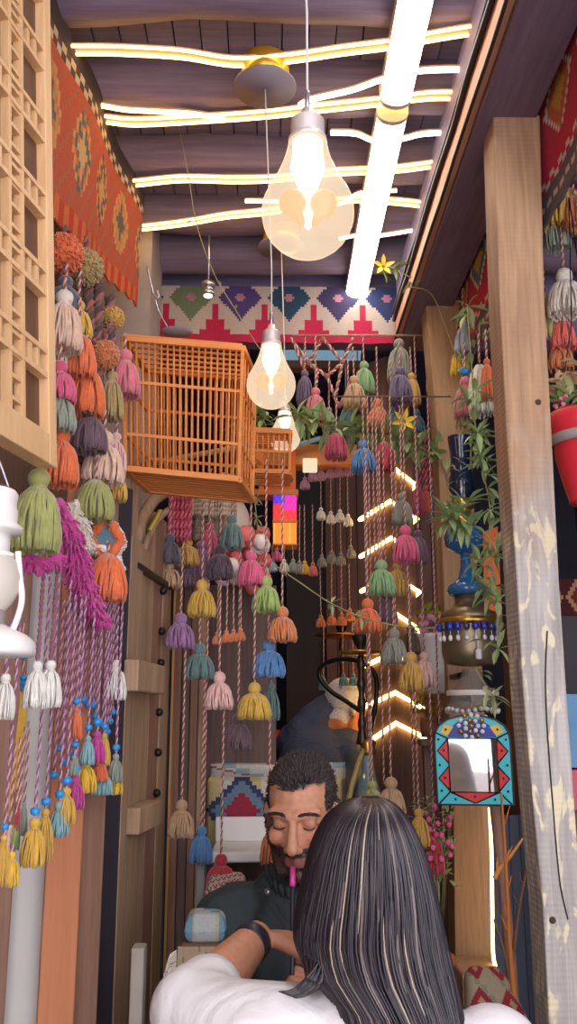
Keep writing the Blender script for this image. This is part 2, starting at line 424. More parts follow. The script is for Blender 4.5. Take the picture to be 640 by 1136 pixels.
def led(px, label, dy=0.030, two=True, z=3.125, m1=None, r=0.0044):
    P = [UZ(a,b,z) for a,b in px]
    P = [Vector((p.x,p.y,z+0.006*math.sin(i*2.1))) for i,p in enumerate(P)]
    mid = P[len(P)//2]
    t = thing('led_strip', tuple(mid), label, 'light strip')
    c = curve(P,6)
    for s in ((-1,1) if two else (0,)):
        m = MB(); m.tube([p+Vector((0,s*dy/2,0)) for p in c], r, 6); m.build('led_line', m1 or E_LED, t)
    m = MB()
    for a,b in zip(c,c[1:]):
        w_ = Vector((0,dy/2+0.001 if two else r*0.9,0)); u_ = Vector((0,0,0.004))
        m.hexa([a-w_+u_,a+w_+u_,b+w_+u_,b-w_+u_,a-w_+u_*2.5,a+w_+u_*2.5,b+w_+u_*2.5,b-w_+u_*2.5])
    m.build('backing', plain('strip_back',(206,160,120),0.5), t, smooth=False)
led([(40,40),(52,49),(66,53),(125,56),(200,62),(260,67),(320,65),(380,58),(437,47),(485,40),(552,31)], 'double warm light strip on the nearest rafter, above the gold canopy')
led([(84,121),(110,119),(140,120),(180,124),(215,128),(250,131)], 'short warm light strip swinging in above the second strip at the left', two=False, r=0.007)
led([(88,138),(110,134),(150,134),(225,132),(290,129),(350,119),(430,112),(480,108),(525,105)], 'double warm light strip second from the camera, behind the big bulb cap')
led([(332,117),(345,112),(390,98),(430,86),(470,80),(532,75)], 'pale light strip slanting up from the big bulb cap to the right lintel', two=False, m1=E_LEDW, r=0.008)
led([(367,147),(395,150),(415,154),(445,154),(470,150),(510,145)], 'short pale light strip ending in a point right of the big bulb', two=False, m1=E_LEDW, r=0.008)
led([(104,180),(106,190),(114,198),(140,204),(200,200),(260,198),(310,198),(365,193),(440,186),(498,180)], 'double warm light strip hooked up at its left end, level with the big bulb')
led([(123,237),(132,247),(142,252),(200,248),(250,241),(300,233),(385,222),(435,225),(482,227)], 'double warm light strip above the birdcage, farthest long one from the camera')
led([(272,223),(300,225),(370,226),(400,214),(440,213)], 'short pale light strip passing behind the big bulb glass', two=False, m1=E_LEDW, r=0.006)
led([(376,265),(400,262),(420,260),(450,257),(474,254)], 'thin pale light strip over the far end of the farther linear lamp', two=False, m1=E_LEDW, r=0.006)

# pendant bulbs
GB = glass('bulb_glass', (255,238,214), 0.06, 0.62, (255,234,208), 1.25)
E_CORE = emit('bulb_core', (255,242,222), 5.0)
E_AMB = emit('bulb_amber', (255,128,12), 1.8)
def pendant(px, ytop, ybot, Y, cpx, cpy, label):
    a = U(px,ytop,Y); b = U(px,ybot,Y); H = a.z-b.z; Rb = H*0.300
    zc = 3.075; cx = UZ(cpx,cpy,zc)
    t = thing('pendant_lamp', (a.x,a.y,zc), label, 'pendant lamp', 'bulb pendants down the passage')
    x,y = a.x,a.y
    zt = a.z; c = (x,y,0)
    # profile of the glass, from the tip up to the neck
    pr = []
    zb = b.z
    for i in range(12):
        th = PI/2*1.33*i/11; pr.append((Rb*math.sin(th) if i else 0.0006, zb+Rb-Rb*math.cos(th)))
    zn = zb+H*0.83
    r_e, z_e = pr[-1]
    for i in range(1,9):
        q = i/8; pr.append((lerp(r_e, H*0.125, 1-(1-q)**1.6), lerp(z_e, zn, q)))
    m = MB(); m.lathe(pr, c, 32, cap=False); g_ = m.build('glass_bulb', GB, t)
    m = MB(); zs = zn
    sp = [(H*0.127,zs-0.004),(H*0.127,zs+0.003)]
    for i in range(6): sp += [(H*0.105,zs+0.004+i*0.0052),(H*0.115,zs+0.0065+i*0.0052)]
    sp += [(H*0.1,zs+0.036),(H*0.05,zs+0.043),(H*0.04,zs+0.055)]
    m.lathe(sp, c, 24); m.build('socket', plain('socket_metal',(226,212,204),0.35,metal=0.35), t)
    m = MB(); cz = zb+Rb*1.0
    m.lathe([(H*0.10,zn-0.004),(H*0.10,zn-H*0.10),(H*0.115,zn-H*0.20),(H*0.085,zn-H*0.29),(0.006,cz+H*0.07),(0.007,cz-H*.03),(0.005,cz-H*.10),(0.0008,cz-H*.12)], c, 16); k = m.build('light_core', E_CORE, g_)
    m = MB()
    for s in (-1,1):
        m.ball((x+s*Rb*0.33,y-Rb*.1,cz+Rb*0.16),(Rb*0.30,Rb*0.22,Rb*0.34),14,10); m.capsule((x+s*Rb*0.34,y-Rb*.1,cz+Rb*0.10),(x+s*Rb*0.14,y-Rb*.1,cz-Rb*0.30),Rb*0.22,Rb*0.08,12)
    m.build('amber_reflector', E_AMB, g_)
    m = MB(); m.tube([(x,y,zs+0.05),(x,y,zs+0.3*(zc-zs)),(lerp(x,cx.x,0.98),lerp(y,cx.y,0.98),zc-0.002)], 0.0022, 6); m.build('cord', plain('cord_white',(206,200,196),0.6), t)
    m = MB(); m.lathe([(0.003,zs+0.05),(0.0045,zs+0.052),(0.0045,zs+0.085),(0.003,zs+0.09)], c, 10); m.build('cord_grip', M_STEEL, t)
    m = MB(); m.lathe([(0.085,zc),(0.085,zc+0.006)], (cx.x,cx.y,0), 36); m.build('canopy_plate', plain('canopy_plate',(138,128,138),0.6), t)
    m = MB(); m.lathe([(0.066,zc+0.006),(0.066,3.155)], (cx.x,cx.y,0), 36); m.build('canopy_drum', plain('canopy_gold',(232,176,52),0.3,metal=0.4), t)
# added unseen linear lamp above the valance, brightens the far room
linear_lamp(3.75, 4.7, -0.1, 3.58, 'added unseen linear lamp brightening the far room, behind the valance')
pendant(341,131,283,1.25,333,-130,'largest glass bulb pendant, nearest the camera, glowing amber')
pendant(301,368,453,2.2,294,98,'middle glass bulb pendant hanging from the gold canopy, beside the birdcage')
pendant(316,447,502,3.1,312,276,'farthest and smallest glass bulb pendant, low by the orange beam')

# little ceiling spot
s0 = U(231,322,3.0)
t = thing('spot_lamp', (s0.x,s0.y,3.2), 'tiny silver spot lamp under the ceiling left of the valance', 'lamp')
m = MB(); m.lathe([(0.024,0.03),(0.024,0.012)], s0, 20); m.lathe([(0.018,0.012),(0.018,-0.004)], s0, 20); m.lathe([(0.023,-0.004),(0.023,-0.02)], s0, 20); m.build('lamp_body', M_STEEL, t)
m = MB(); m.lathe([(0.016,-0.021),(0.016,-0.024)], s0, 18); m.build('lens', emit('spot_lens',(255,244,224),4.0), t)
m = MB(); m.tube([s0+Vector((0,0,0.03)), (s0.x,s0.y,3.25)], 0.004, 6); m.build('stem', M_STEEL, t)
# ------------------------------------------------------------ helpers for this place
def plathe(mb, px, Y, rows, n=28, fl=None, dx=0, cap=True):
    """turned shape: rows of (half width px, py) at depth Y"""
    mid = U(px, sum(r[1] for r in rows)/len(rows), Y)
    pr = []
    for hw, py in rows:
        p = U(px,py,Y); d = (p-CAM).dot(FW); pr.append((max(hw,0.05)*d/F, p.z))
    mb.lathe(pr[::-1], (mid.x+dx,Y,0), n, fl=fl, cap=cap)
    return Vector((mid.x+dx,Y,pr[-1][1]))
def kilim(name, fn, nu, nv, colfn, label, cat='rug', nrm=(0,-1,0), th=0.006, group=None, parent=None, mat=None):
    m = MB(); nrm = Vector(nrm)*th
    G = [[Vector(fn(i/nu,j/nv)) for i in range(nu+1)] for j in range(nv+1)]
    for j in range(nv):
        for i in range(nu):
            m.col = rgb(*colfn(i,j,nu,nv))
            m.quad(G[j][i],G[j][i+1],G[j+1][i+1],G[j+1][i])
            m.quad(G[j][i]-nrm,G[j+1][i]-nrm,G[j+1][i+1]-nrm,G[j][i+1]-nrm)
    edge = [G[0][i] for i in range(nu+1)]+[G[j][nu] for j in range(1,nv+1)]+[G[nv][i] for i in range(nu-1,-1,-1)]+[G[j][0] for j in range(nv-1,0,-1)]
    m.col = rgb(*colfn(0,0,nu,nv))
    for a,b in zip(edge,edge[1:]+edge[:1]): m.quad(a,b,b-nrm,a-nrm)
    o = m.build(name, mat or colattr('kilim_weave'), parent, smooth=False)
    if parent is None: tag(o,label,cat,group)
    return o
def leaf(mb, p, d, L, wd, up=(0,0,1), droop=0.3):
    p = Vector(p); d = Vector(d).normalized(); s_ = d.cross(Vector(up))
    s_ = s_.normalized() if s_.length > 1e-4 else Vector((1,0,0)); n_ = s_.cross(d)
    r = []
    for t,wf in ((0,0.08),(0.25,0.75),(0.5,1),(0.75,0.65),(1,0.03)):
        c = p+d*L*t-n_*L*droop*t*t; r.append((c-s_*wd*wf/2+n_*wd*0.16*wf, c, c+s_*wd*wf/2+n_*wd*0.16*wf))
    for a,b in zip(r,r[1:]):
        mb.quad(a[0],a[1],b[1],b[0]); mb.quad(a[1],a[2],b[2],b[1])
def palm(mb, p, d, n, L, wd, spread=1.1):
    d = Vector(d).normalized(); s_ = d.orthogonal().normalized(); t_ = d.cross(s_); ph = R.uniform(0,6)
    for i in range(n):
        a = ph+2*PI*i/n; q = (d*0.6+(s_*math.cos(a)+t_*math.sin(a))*spread); leaf(mb,p,q,L*R.uniform(0.8,1.1),wd,droop=0.25)
def rdir(): 
    v = Vector((R.gauss(0,1),R.gauss(0,1),R.gauss(0,1))); return v.normalized()
M_LEAF = plain('leaf', (148,170,112), 0.5, var=0.35, scale=25)
M_LEAF2 = plain('leaf_pale', (176,184,132), 0.55, var=0.25, scale=25)
M_LEAFY = plain('leaf_yellow', (226,196,52), 0.5, var=0.2, scale=25)
M_LEAFD = plain('leaf_dark', (70,100,62), 0.5, var=0.35, scale=20)
M_DRY = plain('dry_leaf', (196,164,124), 0.8, var=0.3, scale=25)
M_STEM = plain('vine_stem', (150,142,96), 0.7)

# ------------------------------------------------------------ kilims hung along the passage
XK = -0.585
def kf(u,v):
    Y = lerp(1.0,2.78,u); zt = 3.16; zb = 2.755-0.33*(1-u)-0.012*(abs(((u*40)%2)-1))
    return (lerp(-0.645,-0.462,u)+0.008*math.sin(u*21)+0.01*v, Y, lerp(zb,zt,v))
def kc(i,j,nu,nv):
    v = j/nv
    if j >= nv-3: return (74,62,62)
    if j == nv-4 or j == nv-5: return (206,184,150) if (i//2+j) % 2 else (96,72,66)
    q = i % 14; r = j
    d = abs(q-7)
    if 5 < r < 17:
        dd = d+abs(r-11)*0.62
        k = (i//14) % 3
        if dd < 2.2: return [(196,160,96),(110,100,92),(206,170,112)][k]
        if dd < 4.2: return [(104,92,88),(186,150,96),(98,110,104)][k] if (i+j) % 3 else (206,120,72)
        if dd < 5: return (214,150,92)
    if r < 3: return (190,70,48) if (i//2) % 2 else (206,112,66)
    return (188,92,66) if (i*7+j*3) % 5 else (178,102,80)
kilim('hanging_kilim', kf, 120, 24, kc, 'orange-red kilim hung high along the left wall, dark zigzag border on top', 'kilim', nrm=(-1,0,0))

YV = 3.36
va = U(168,379,YV); vb = U(470,375,YV); vt = U(320,318,YV).z
def vf(u,v): return (lerp(va.x,vb.x,u), YV+0.006*math.sin(u*34)*(1-v), lerp(va.z,vt,v))
def vc(i,j,nu,nv):
    q = (i+6) % 24; d = abs(q-12)
    h = nv-1-j
    if j < 3: return (190,44,78)
    d2 = 12-d                     # crenellated red pyramids rise between the diamonds
    lev = 3+(2 if d < 8 else 0)+(4 if d < 5 else 0)+(6 if d < 2 else 0)
    if j < lev: return (190,44,78)
    dd = d2+abs(h-4)*1.15
    k = ((i+6+12)//24) % 5
    if dd < 10.5: return [(56,66,104),(112,126,96),(84,66,118),(48,74,96),(70,60,92)][k] if dd > 2.2 else (176,120,134)
    return (192,174,162)
kilim('valance_kilim', vf, 132, 22, vc, 'red and cream stepped-pattern kilim valance across the far end of the passage', 'kilim')

XR = 0.667
k1 = UX(598,262,XR); 
def rf(u,v): return (XR+0.006*math.sin(u*25), lerp(1.15,3.35,u), lerp(k1.z-0.008*abs(((u*44)%2)-1),2.96,v))
def rc(i,j,nu,nv):
    q = i % 18; d = abs(q-9)
    if j < 5: return (104,92,92) if j != 2 else ((196,170,150) if i % 3 else (104,92,92))
    if j in (5,6): return (214,200,186) if (i//2+j) % 2 else (196,52,72)
    if j < 11: return (204,58,80)
    dd = d+abs(j-17)*0.9
    if dd < 3.2: return (206,160,70)
    if dd < 6: return (92,128,132) if (i//18) % 2 else (206,112,64)
    if dd < 7.2: return (224,210,190)
    return (196,66,78)
kilim('hanging_kilim', rf, 150, 26, rc, 'red kilim with grey lower border hung along the right side, behind the posts', 'kilim', nrm=(1,0,0))
# the kilim hangs from a batten outside the lintel
m = MB(); m.box((0.646,1.15,2.88),(0.662,3.35,2.965)); struct('trim_12', m, W_BEAM)

# ------------------------------------------------------------ lattice shutter on the left, close by
sd = Vector((math.sin(math.radians(13)), math.cos(math.radians(13)), 0)); sn = Vector((sd.y,-sd.x,0))
p0 = U(55,520,1.42); zb = p0.z
def SP(s,z,d=0): return Vector((p0.x-0.072*(z-zb),p0.y,0))-sd*s+sn*d+Vector((0,0,z))   # the leaf leans a little
def sbox(mb,s0,s1,z0,z1,d0,d1):
    mb.hexa([SP(s1,z0,d0),SP(s0,z0,d0),SP(s0,z0,d1),SP(s1,z0,d1),SP(s1,z1,d0),SP(s0,z1,d0),SP(s0,z1,d1),SP(s1,z1,d1)])
t = thing('lattice_shutter', tuple(SP(0.1,zb)), 'pale wooden lattice shutter leaf at the left edge of the picture', 'shutter')
ZT = zb+1.25; WS = 0.30
m = MB(); sbox(m,0,0.026,zb,ZT,-0.018,0.014); sbox(m,WS-0.03,WS,zb,ZT,-0.018,0.014); sbox(m,0.026,WS-0.03,zb,zb+0.052,-0.018,0.014); sbox(m,0.026,WS-0.03,ZT-0.05,ZT,-0.018,0.014)
bevel(m.build('frame', W_LIGHT, t, smooth=False),0.002)
m = MB(); sbox(m,0.02,WS-0.02,zb+0.03,ZT-0.03,-0.012,-0.004); m.build('back_panel', wood('shutter_back',(90,62,46),(128,92,68),'z',6), t, smooth=False)
m = MB(); period = 0.145
zz = zb+0.052; k = 0
def rail(z): sbox(m,0.026,WS-0.03,z,z+0.009,-0.004,0.012)
z = zb+0.145
while z < ZT-0.06:
    rail(z); rail(z+0.042)
    for s in (0.05,0.075,0.1,0.141,0.17,0.195,0.22,0.245): sbox(m,s,s+0.008,z+0.009,z+0.042,-0.004,0.010)
    z += period
z = zb+0.052
for s in (0.062,0.086, 0.112,0.134): pass
for s0 in (0.100,):
    sbox(m,s0,s0+0.009,zb+0.052,ZT-0.05,-0.004,0.011); sbox(m,s0+0.041,s0+0.05,zb+0.052,ZT-0.05,-0.004,0.011)
    z = zb+0.07
    while z < ZT-0.06: sbox(m,s0+0.009,s0+0.041,z,z+0.007,-0.004,0.009); z += 0.036
m.build('lattice', W_LIGHT, t, smooth=False)
m = MB(); sbox(m,0.236,0.275,zb-0.02,ZT,0.016,0.03); bevel(m.build('wooden_strip', wood('greyed_wood',(128,108,100),(176,158,150),'z',8), smooth=False),0.003); tag(bpy.data.objects['wooden_strip'],'greyish upright wood strip at the very left edge, in front of the lattice shutter','wood strip')

# white hurricane lantern hung at the left edge
YL = 1.12
t = thing('hurricane_lantern', tuple(U(-18,728,YL)), 'white painted hurricane lantern cut off by the left edge of the picture', 'lantern')
m = MB(); base = plathe(m,-18,YL,[(20,692),(30,697),(46,704),(55,712),(57,722),(55,727),(30,729)],32); m.build('font', M_WHITE, t)
m = MB(); plathe(m,-18,YL,[(22,676),(24,680),(24,693)],24); m.build('burner', plain('lantern_steel',(176,170,164),0.4,metal=0.5), t)
m = MB(); plathe(m,-18,YL,[(26,612),(36,624),(41,640),(40,655),(32,670),(24,678)],28,cap=False); m.build('globe', glass('lantern_globe',(236,230,216),0.1,0.35), t)
m = MB(); plathe(m,-18,YL,[(32,544),(35,548),(34,556),(34,562),(36,566),(36,580),(42,584),(42,590),(30,592),(30,612),(36,614),(36,620)],30); m.build('chimney_cap', M_WHITE, t)
m = MB(); plathe(m,-18,YL,[(28,540),(31,542),(31,548),(28,550)],26); m.build('vent_ring', M_BLACK, t)
a = U(-18,640,YL); m = MB(); m.tube(curve([U(14,700,YL),U(24,668,YL),U(22,640,YL),U(20,612,YL)],6),0.004,8); m.build('side_tube', M_WHITE, t)
m = MB(); m.tube(curve([U(-44,545,YL),U(-30,505,YL),U(-18,492,YL),U(-4,505,YL),U(12,548,YL)],6),0.0018,6); m.build('bail_handle', M_STEEL, t)

# ------------------------------------------------------------ boards and old door along the left
def board(name, l, r, Y0, Y1, top, label, mat, th=0.03, bottom=0.0, cat='board'):
    a = U(l,800,Y0); b = U(r,800,Y1); zt = U((l+r)/2,top,(Y0+Y1)/2).z
    d = (b-a); d.z = 0; n_ = Vector((-d.y,d.x,0)).normalized()*th
    m = MB(); m.hexa([(a.x,a.y,bottom),(b.x,b.y,bottom),(b.x+n_.x,b.y+n_.y,bottom),(a.x+n_.x,a.y+n_.y,bottom),(a.x,a.y,zt),(b.x,b.y,zt),(b.x+n_.x,b.y+n_.y,zt),(a.x+n_.x,a.y+n_.y,zt)])
    o = m.build(name, mat, smooth=False); bevel(o,0.003); 
    if label: tag(o,label,cat)
    return o
board('wooden_post', -30,26,1.92,1.95,560,'dark brown upright post behind the lantern at the left edge', W_BROWN, 0.06, cat='post')
board('painted_board', 24,63,2.0,2.02,560,'pale grey-white upright board between the dark post and the terracotta board', M_GREY)
board('wooden_board', 60,98,1.96,1.98,540,'smooth terracotta-brown upright board beside the pale grey one', W_TERRA)
board('wooden_board', 97,122,2.02,2.06,540,'narrow brown upright board between terracotta board and old studded door', W_BROWN)
board('wooden_board', 118,138,2.2,2.25,540,'nearly black narrow strip for the shade in the gap beside the old door', plain('gap_shade',(52,48,56),0.6))  # near-black piece fills the gap; the gap's shade is painted in its colour
# the old studded door leaf
da = U(133,800,2.26); db = U(186,800,2.78); dv = (db-da); dv.z = 0; Ld = dv.length; dv.normalize(); dn = Vector((dv.y,-dv.x,0))
def DP(s,z,d=0): return Vector((da.x,da.y,0))+dv*s*Ld+dn*d+Vector((0,0,z))
def dbox(mb,s0,s1,z0,z1,d0,d1): mb.hexa([DP(s0,z0,d0),DP(s1,z0,d0),DP(s1,z0,d1),DP(s0,z0,d1),DP(s0,z1,d0),DP(s1,z1,d0),DP(s1,z1,d1),DP(s0,z1,d1)][:4][::-1]+[DP(s0,z1,d0),DP(s1,z1,d0),DP(s1,z1,d1),DP(s0,z1,d1)][::-1])
def zat(py,s=0.4): 
    return U(lerp(133,186,s),py,lerp(2.26,2.78,s)).z
t = thing('studded_door', tuple(DP(0.5,0)), 'old weathered wooden door leaf with iron studs, standing open at the left', 'door')
for s0,s1,mt,nm in ((0,0.24,W_OLD,'edge_board'),(0.26,0.55,W_OLD,'plank'),(0.56,0.78,W_BROWN,'plank'),(0.79,1.0,W_OLD,'plank')):
    m = MB(); dbox(m,s0,s1,0.02,zat(610 if s0 < 0.5 else 560),-0.03,0.012 if s0 == 0 else 0.0); bevel(m.build(nm, mt, t, smooth=False),0.004)
m = MB(); dbox(m,-0.06,0.5,zat(770),zat(738),0.012,0.05); bevel(m.build('crossbar', W_OLD, t, smooth=False),0.004)
m = MB(); dbox(m,0.1,0.55,zat(918),zat(890),0.0,0.045); bevel(m.build('lock_block', W_OLD, t, smooth=False),0.004)
m = MB(); dbox(m,0.12,0.9,zat(640),zat(634),0.0,0.016); m.build('iron_strap', M_BLACK, t, smooth=False)
for py in (655,700,735,762,790,835,880,905):
    m = MB(); m.ball(DP(0.72,zat(py,0.7),0.008),(0.012,0.012,0.012),12,8); m.build('stud', M_BLACK, t)
# carved fanlight above the leaf
m = MB()
arc = [U(150,600,2.45),U(156,580,2.5),U(164,564,2.55),U(174,552,2.6),U(186,545,2.7)]
m.tube(curve(arc,5),0.018,8)
arc = [U(160,610,2.5),U(166,592,2.52),U(174,578,2.58),U(186,566,2.68)]
m2 = MB(); m2.tube(curve(arc,5),0.010,8)
m.build('arch_moulding', W_OLD, t); m2.build('arch_rib', W_OLD, t)
m = MB(); dbox(m,0.0,0.18,zat(625),zat(540),-0.03,0.0); m.build('corner_block', W_OLD, t, smooth=False)
m = MB(); m.bar(U(166,588,2.5),U(178,566,2.56),0.012,0.006); m.build('yellow_slat', plain('yellow_paint',(196,176,66),0.6), t)
# plank screen beyond the door, facing the camera
t = thing('plank_screen', tuple(U(222,1050,3.0)), 'dark brown plank screen behind the left tassel strings', 'screen')
mats = [plain('slate_paint',(84,90,112),0.7,var=0.15,scale=10),W_BROWN,W_DARK,W_BROWN,W_OLD,W_DARK,W_BROWN]
xs = [(176,188),(188,200),(200,210),(210,219),(219,227)]
for (l,r),mt in zip(xs,mats):
    a = U(l,800,2.98); b = U(r,800,2.98); m = MB(); zt = U(l,600 if l < 240 else 640,2.98).z
    d0 = R.uniform(0,0.015); m.box((a.x+0.001,2.98+d0,0),(b.x-0.001,3.01+d0,zt)); bevel(m.build('plank', mt, t, smooth=False),0.003)
m = MB(); a = U(189,800,2.97); m.box((a.x,2.965,0),(a.x+0.008,2.98,U(189,640,2.97).z)); m.build('batten', plain('ochre_batten',(206,150,72),0.5), t, smooth=False)

# ------------------------------------------------------------ birdcages
def cage(name, FL, FR, BL, BR, depth, nb, label, rails=(0.34,0.74), side=5, lean=0.0, nbot=9):
    """FL.. = front corners (top-left, top-right, bottom-left, bottom-right) as points"""
    t = thing(name, tuple(BL), label, 'birdcage')
    dp = Vector((lean,depth,0))
    e = (FR-FL).normalized()
    m = MB()
    fr = 0.020
    for a,b,hh in ((FL,FR,fr),(BL,BR,fr*0.8)):
        for q in (Vector((0,0,0)),dp): m.bar(a+q,b+q,0.016,hh)
    for a in (FL,FR,BL,BR): m.bar(a,a+dp,0.016,fr*0.8)
    for a,b in ((FL,BL),(FR,BR)):
        for q in (Vector((0,0,0)),dp): m.bar(a+q,b+q,0.010,0.010)
    bevel(m.build('frame', W_ORANGE, t, smooth=False),0.002)
    m = MB()
    for v in rails:
        m.bar(FL.lerp(BL,v),FR.lerp(BR,v),0.006,0.008); m.bar(FL.lerp(BL,v)+dp,FR.lerp(BR,v)+dp,0.006,0.008)
        m.bar(FL.lerp(BL,v),FL.lerp(BL,v)+dp,0.006,0.008); m.bar(FR.lerp(BR,v),FR.lerp(BR,v)+dp,0.006,0.008)
    m.build('rail', W_ORANGE, t, smooth=False)
    for i in range(1,nb):
        u = i/nb
        m = MB(); m.tube([FL.lerp(FR,u),BL.lerp(BR,u)],0.0032,6); m.build('bar', W_ORANGE, t)
    m = MB()
    for i in range(1,nb): u = i/nb; m.tube([FL.lerp(FR,u)+dp,BL.lerp(BR,u)+dp],0.003,5)
    for i in range(1,side): u = i/side; m.tube([FL+dp*u,BL+dp*u],0.003,5); m.tube([FR+dp*u,BR+dp*u],0.003,5)
    tag(m.build('back_bars', W_ORANGE, t),kind=None)
    m = MB()
    for i in range(nbot): u = (i+0.5)/nbot; m.bar(BL+dp*u,BR+dp*u,depth/nbot*0.62,0.006)
    m.build('floor_slats', W_ORANGE, t, smooth=False)
    m = MB()
    for i in range(6): u = (i+0.5)/6; m.bar(FL+dp*u,FR+dp*u,0.008,0.006)
    m.build('roof_slats', W_ORANGE, t, smooth=False)
    return t
YC = 2.2
t = cage('birdcage', U(137,375,YC), U(269,386,YC+0.02), U(139,520,YC), U(265,532,YC+0.02), 0.22, 19, 'large orange-brown wooden birdcage hanging on the left, below the plaster pier', lean=0.03)
m = MB()
hk = U(172,330,2.3); m.tube(curve([U(163,296,2.3),U(168,318,2.3),U(171,328,2.3),U(176,330,2.3),U(174,322,2.3)],6),0.0025,6)
m.tube(curve([U(172,332,2.3),U(176,345,2.3),U(184,360,2.3),U(192,372,2.3)],5),0.002,5); m.build('hook', M_STEEL, t)
m = MB(); m.ball(U(196,368,2.3),(0.045,0.03,0.012),12,6); m.build('cloth_pad', plain('grey_cloth',(120,112,110),0.9), t)
YC2 = 2.95
cage('birdcage', U(267,477,YC2), U(322,479,YC2), U(268,522,YC2), U(321,524,YC2), 0.16, 9, 'small orange wooden birdcage right of the large one, behind the farthest bulb', rails=(0.5,), side=4, nbot=5)
# ------------------------------------------------------------ yarn tassels, pompoms, cords
M_CORD1 = plain('cord_rose', (150,96,92), 0.9, var=0.2, scale=90)
M_CORD2 = plain('cord_pale', (214,176,160), 0.9, var=0.2, scale=90)
M_CORD3 = plain('cord_plum', (142,92,120), 0.9, var=0.2, scale=90)
M_CORD4 = plain('cord_lilac', (194,156,174), 0.9, var=0.2, scale=90)
M_CORDB = plain('cord_brown', (112,84,72), 0.9, var=0.25, scale=90)
def skirt_geo(mb, top, H, W, n, seed, sr=None, flare=1.0):
    """many yarn strands falling from the neck; top = neck centre"""
    rr = random.Random(seed); W2 = W/2
    sr = sr or W*0.040
    for i in range(n):
        a = i*2.39996+rr.uniform(-.2,.2); ring = 1.0 if i % 10 < 7 else rr.uniform(0.3,0.85)
        Lz = H*(1-0.07*rr.random()); ph = rr.uniform(0,6.28); amp = W*0.018
        pts = []; N = 6
        for k in range(N+1):
            t = k/N
            bell = (1-(1-t)**2.3)**0.6
            r = W2*(0.20+(0.80*bell)*flare)*ring*(1.0-0.06*(t > 0.9))
            aa = a+0.10*math.sin(ph+t*4)
            pts.append((top[0]+r*math.cos(aa)+amp*math.sin(ph+t*7), top[1]+r*math.sin(aa)+amp*math.cos(ph+t*6), top[2]-Lz*t))
        mb.tube(pts, [sr*0.8]+[sr]*(N-1)+[sr*0.75], 4)
    # the core keeps the light from passing through
    mb.lathe([(W2*0.55,-H*0.86),(W2*0.72,-H*0.6),(W2*0.55,-H*0.25),(W2*0.2,0)], top, 10)
def twist(mb, a, b, r, pitch=0.022, ply=2):
    a = Vector(a); b = Vector(b); L = (b-a).length
    if L < 0.004: return
    n = max(3, int(L/pitch*5)); d = (b-a)/L; x = d.orthogonal().normalized(); y = d.cross(x)
    for k in range(ply):
        mb.cur = k; pts = []
        for i in range(n+1):
            t = i/n; q = 2*PI*(t*L/pitch)+PI*2*k/ply; pts.append(a+d*(L*t)+(x*math.cos(q)+y*math.sin(q))*r*0.62)
        mb.tube(pts, r*0.72, 4)
    mb.cur = 0
SEED = [0]
def tassel(px, yh, yb, wpx, col, Y, cord_to, label, group=None, headcol=None, cr=0.0034, cords=None, n=None, bead=None, bead_py=None, dx=0.0, head=True, plyc=None):
    """tassel from py yh (top of head) to yb (bottom); its cord runs up to py cord_to"""
    SEED[0] += 1; sd_ = SEED[0]
    P = U(px,(yh+yb)/2,Y); d = (P-CAM).dot(FW); zt = U(px,yh,Y).z; zb_ = U(px,yb,Y).z; W = wpx*d/F; H = zt-zb_
    x,y = P.x+dx,Y
    t = thing('yarn_tassel', (x,y,zt), label, 'tassel', group)
    mt = yarn(col)
    rh = min(0.23*W, 0.17*H) if head else 0.08*W
    small = wpx < 16
    if n is None: n = int(max(26, min(90, wpx*2.2)))
    m = MB(); skirt_geo(m, (x,y,zt-1.7*rh), H-1.7*rh, W, n, sd_, sr=W*(0.075 if small else 0.042)); m.build('skirt', mt, t)
    if head:
        m = MB(); m.ball((x,y,zt-rh),(rh,rh,rh),18,10,fl=lambda a,b: 0.05*math.cos(9*b)); m.build('head', yarn(headcol or col), t)
        m = MB(); m.lathe([(rh*0.72,-0.18*rh),(rh*0.86,0),(rh*0.72,0.18*rh)], (x,y,zt-1.85*rh), 14); m.build('neck_wrap', yarn(headcol or col), t)
    z0 = zt-0.3*rh
    if bead:
        rb = bead*d/F; zb2 = U(px,bead_py,Y).z if bead_py else zt+rb*0.8
        m = MB(); m.lathe([(rb*math.sin(PI*i/8)+0.0008,-rb*0.9*math.cos(PI*i/8)) for i in range(9)], (x,y,zb2), 16); m.build('bead', plain('turquoise_bead',(44,150,222),0.3), t)
    if cord_to is not None:
        zc = U(px,cord_to,Y).z
        m = MB(); twist(m,(x,y,z0),(x+R.uniform(-.003,.003),y,zc),cr,ply=2); m.build('cord', cords or [M_CORD1,M_CORD2], t)
    return t
def pompom(px, py, dpx, col, Y, label, cord_to=None, col2=None, sq=1.0, hang=0.0, group=None):
    SEED[0] += 1; rr = random.Random(SEED[0])
    P = U(px,py,Y); d = (P-CAM).dot(FW); r = dpx*d/F/2
    t = thing('pompom', tuple(P), label, 'pompom', group)
    m = MB(); m.ball(P,(r*0.82,r*0.82,r*0.82*sq),16,10); n = 420
    for i in range(n):
        z = 1-2*(i+0.5)/n; q = i*2.39996; s_ = math.sqrt(1-z*z); v = Vector((s_*math.cos(q),s_*math.sin(q),z))
        v = (v+Vector((rr.gauss(0,.12),rr.gauss(0,.12),rr.gauss(0,.12)-hang))).normalized()
        e = P+Vector((v.x,v.y,v.z*sq))*r*rr.uniform(0.95,1.06); b = P+Vector((v.x,v.y,v.z*sq))*r*0.7
        m.tube([b,e],[r*0.03,r*0.062],4)
    m.build('yarn_ball', yarn(col), t)
    if cord_to is not None:
        m = MB(); twist(m,P,(P.x,P.y,U(px,cord_to,Y).z),0.006,0.035); m.build('cord', [M_CORDB,M_CORD1], t)
    return t
def YLn(px): return 1.50+(px-10)/130*0.62

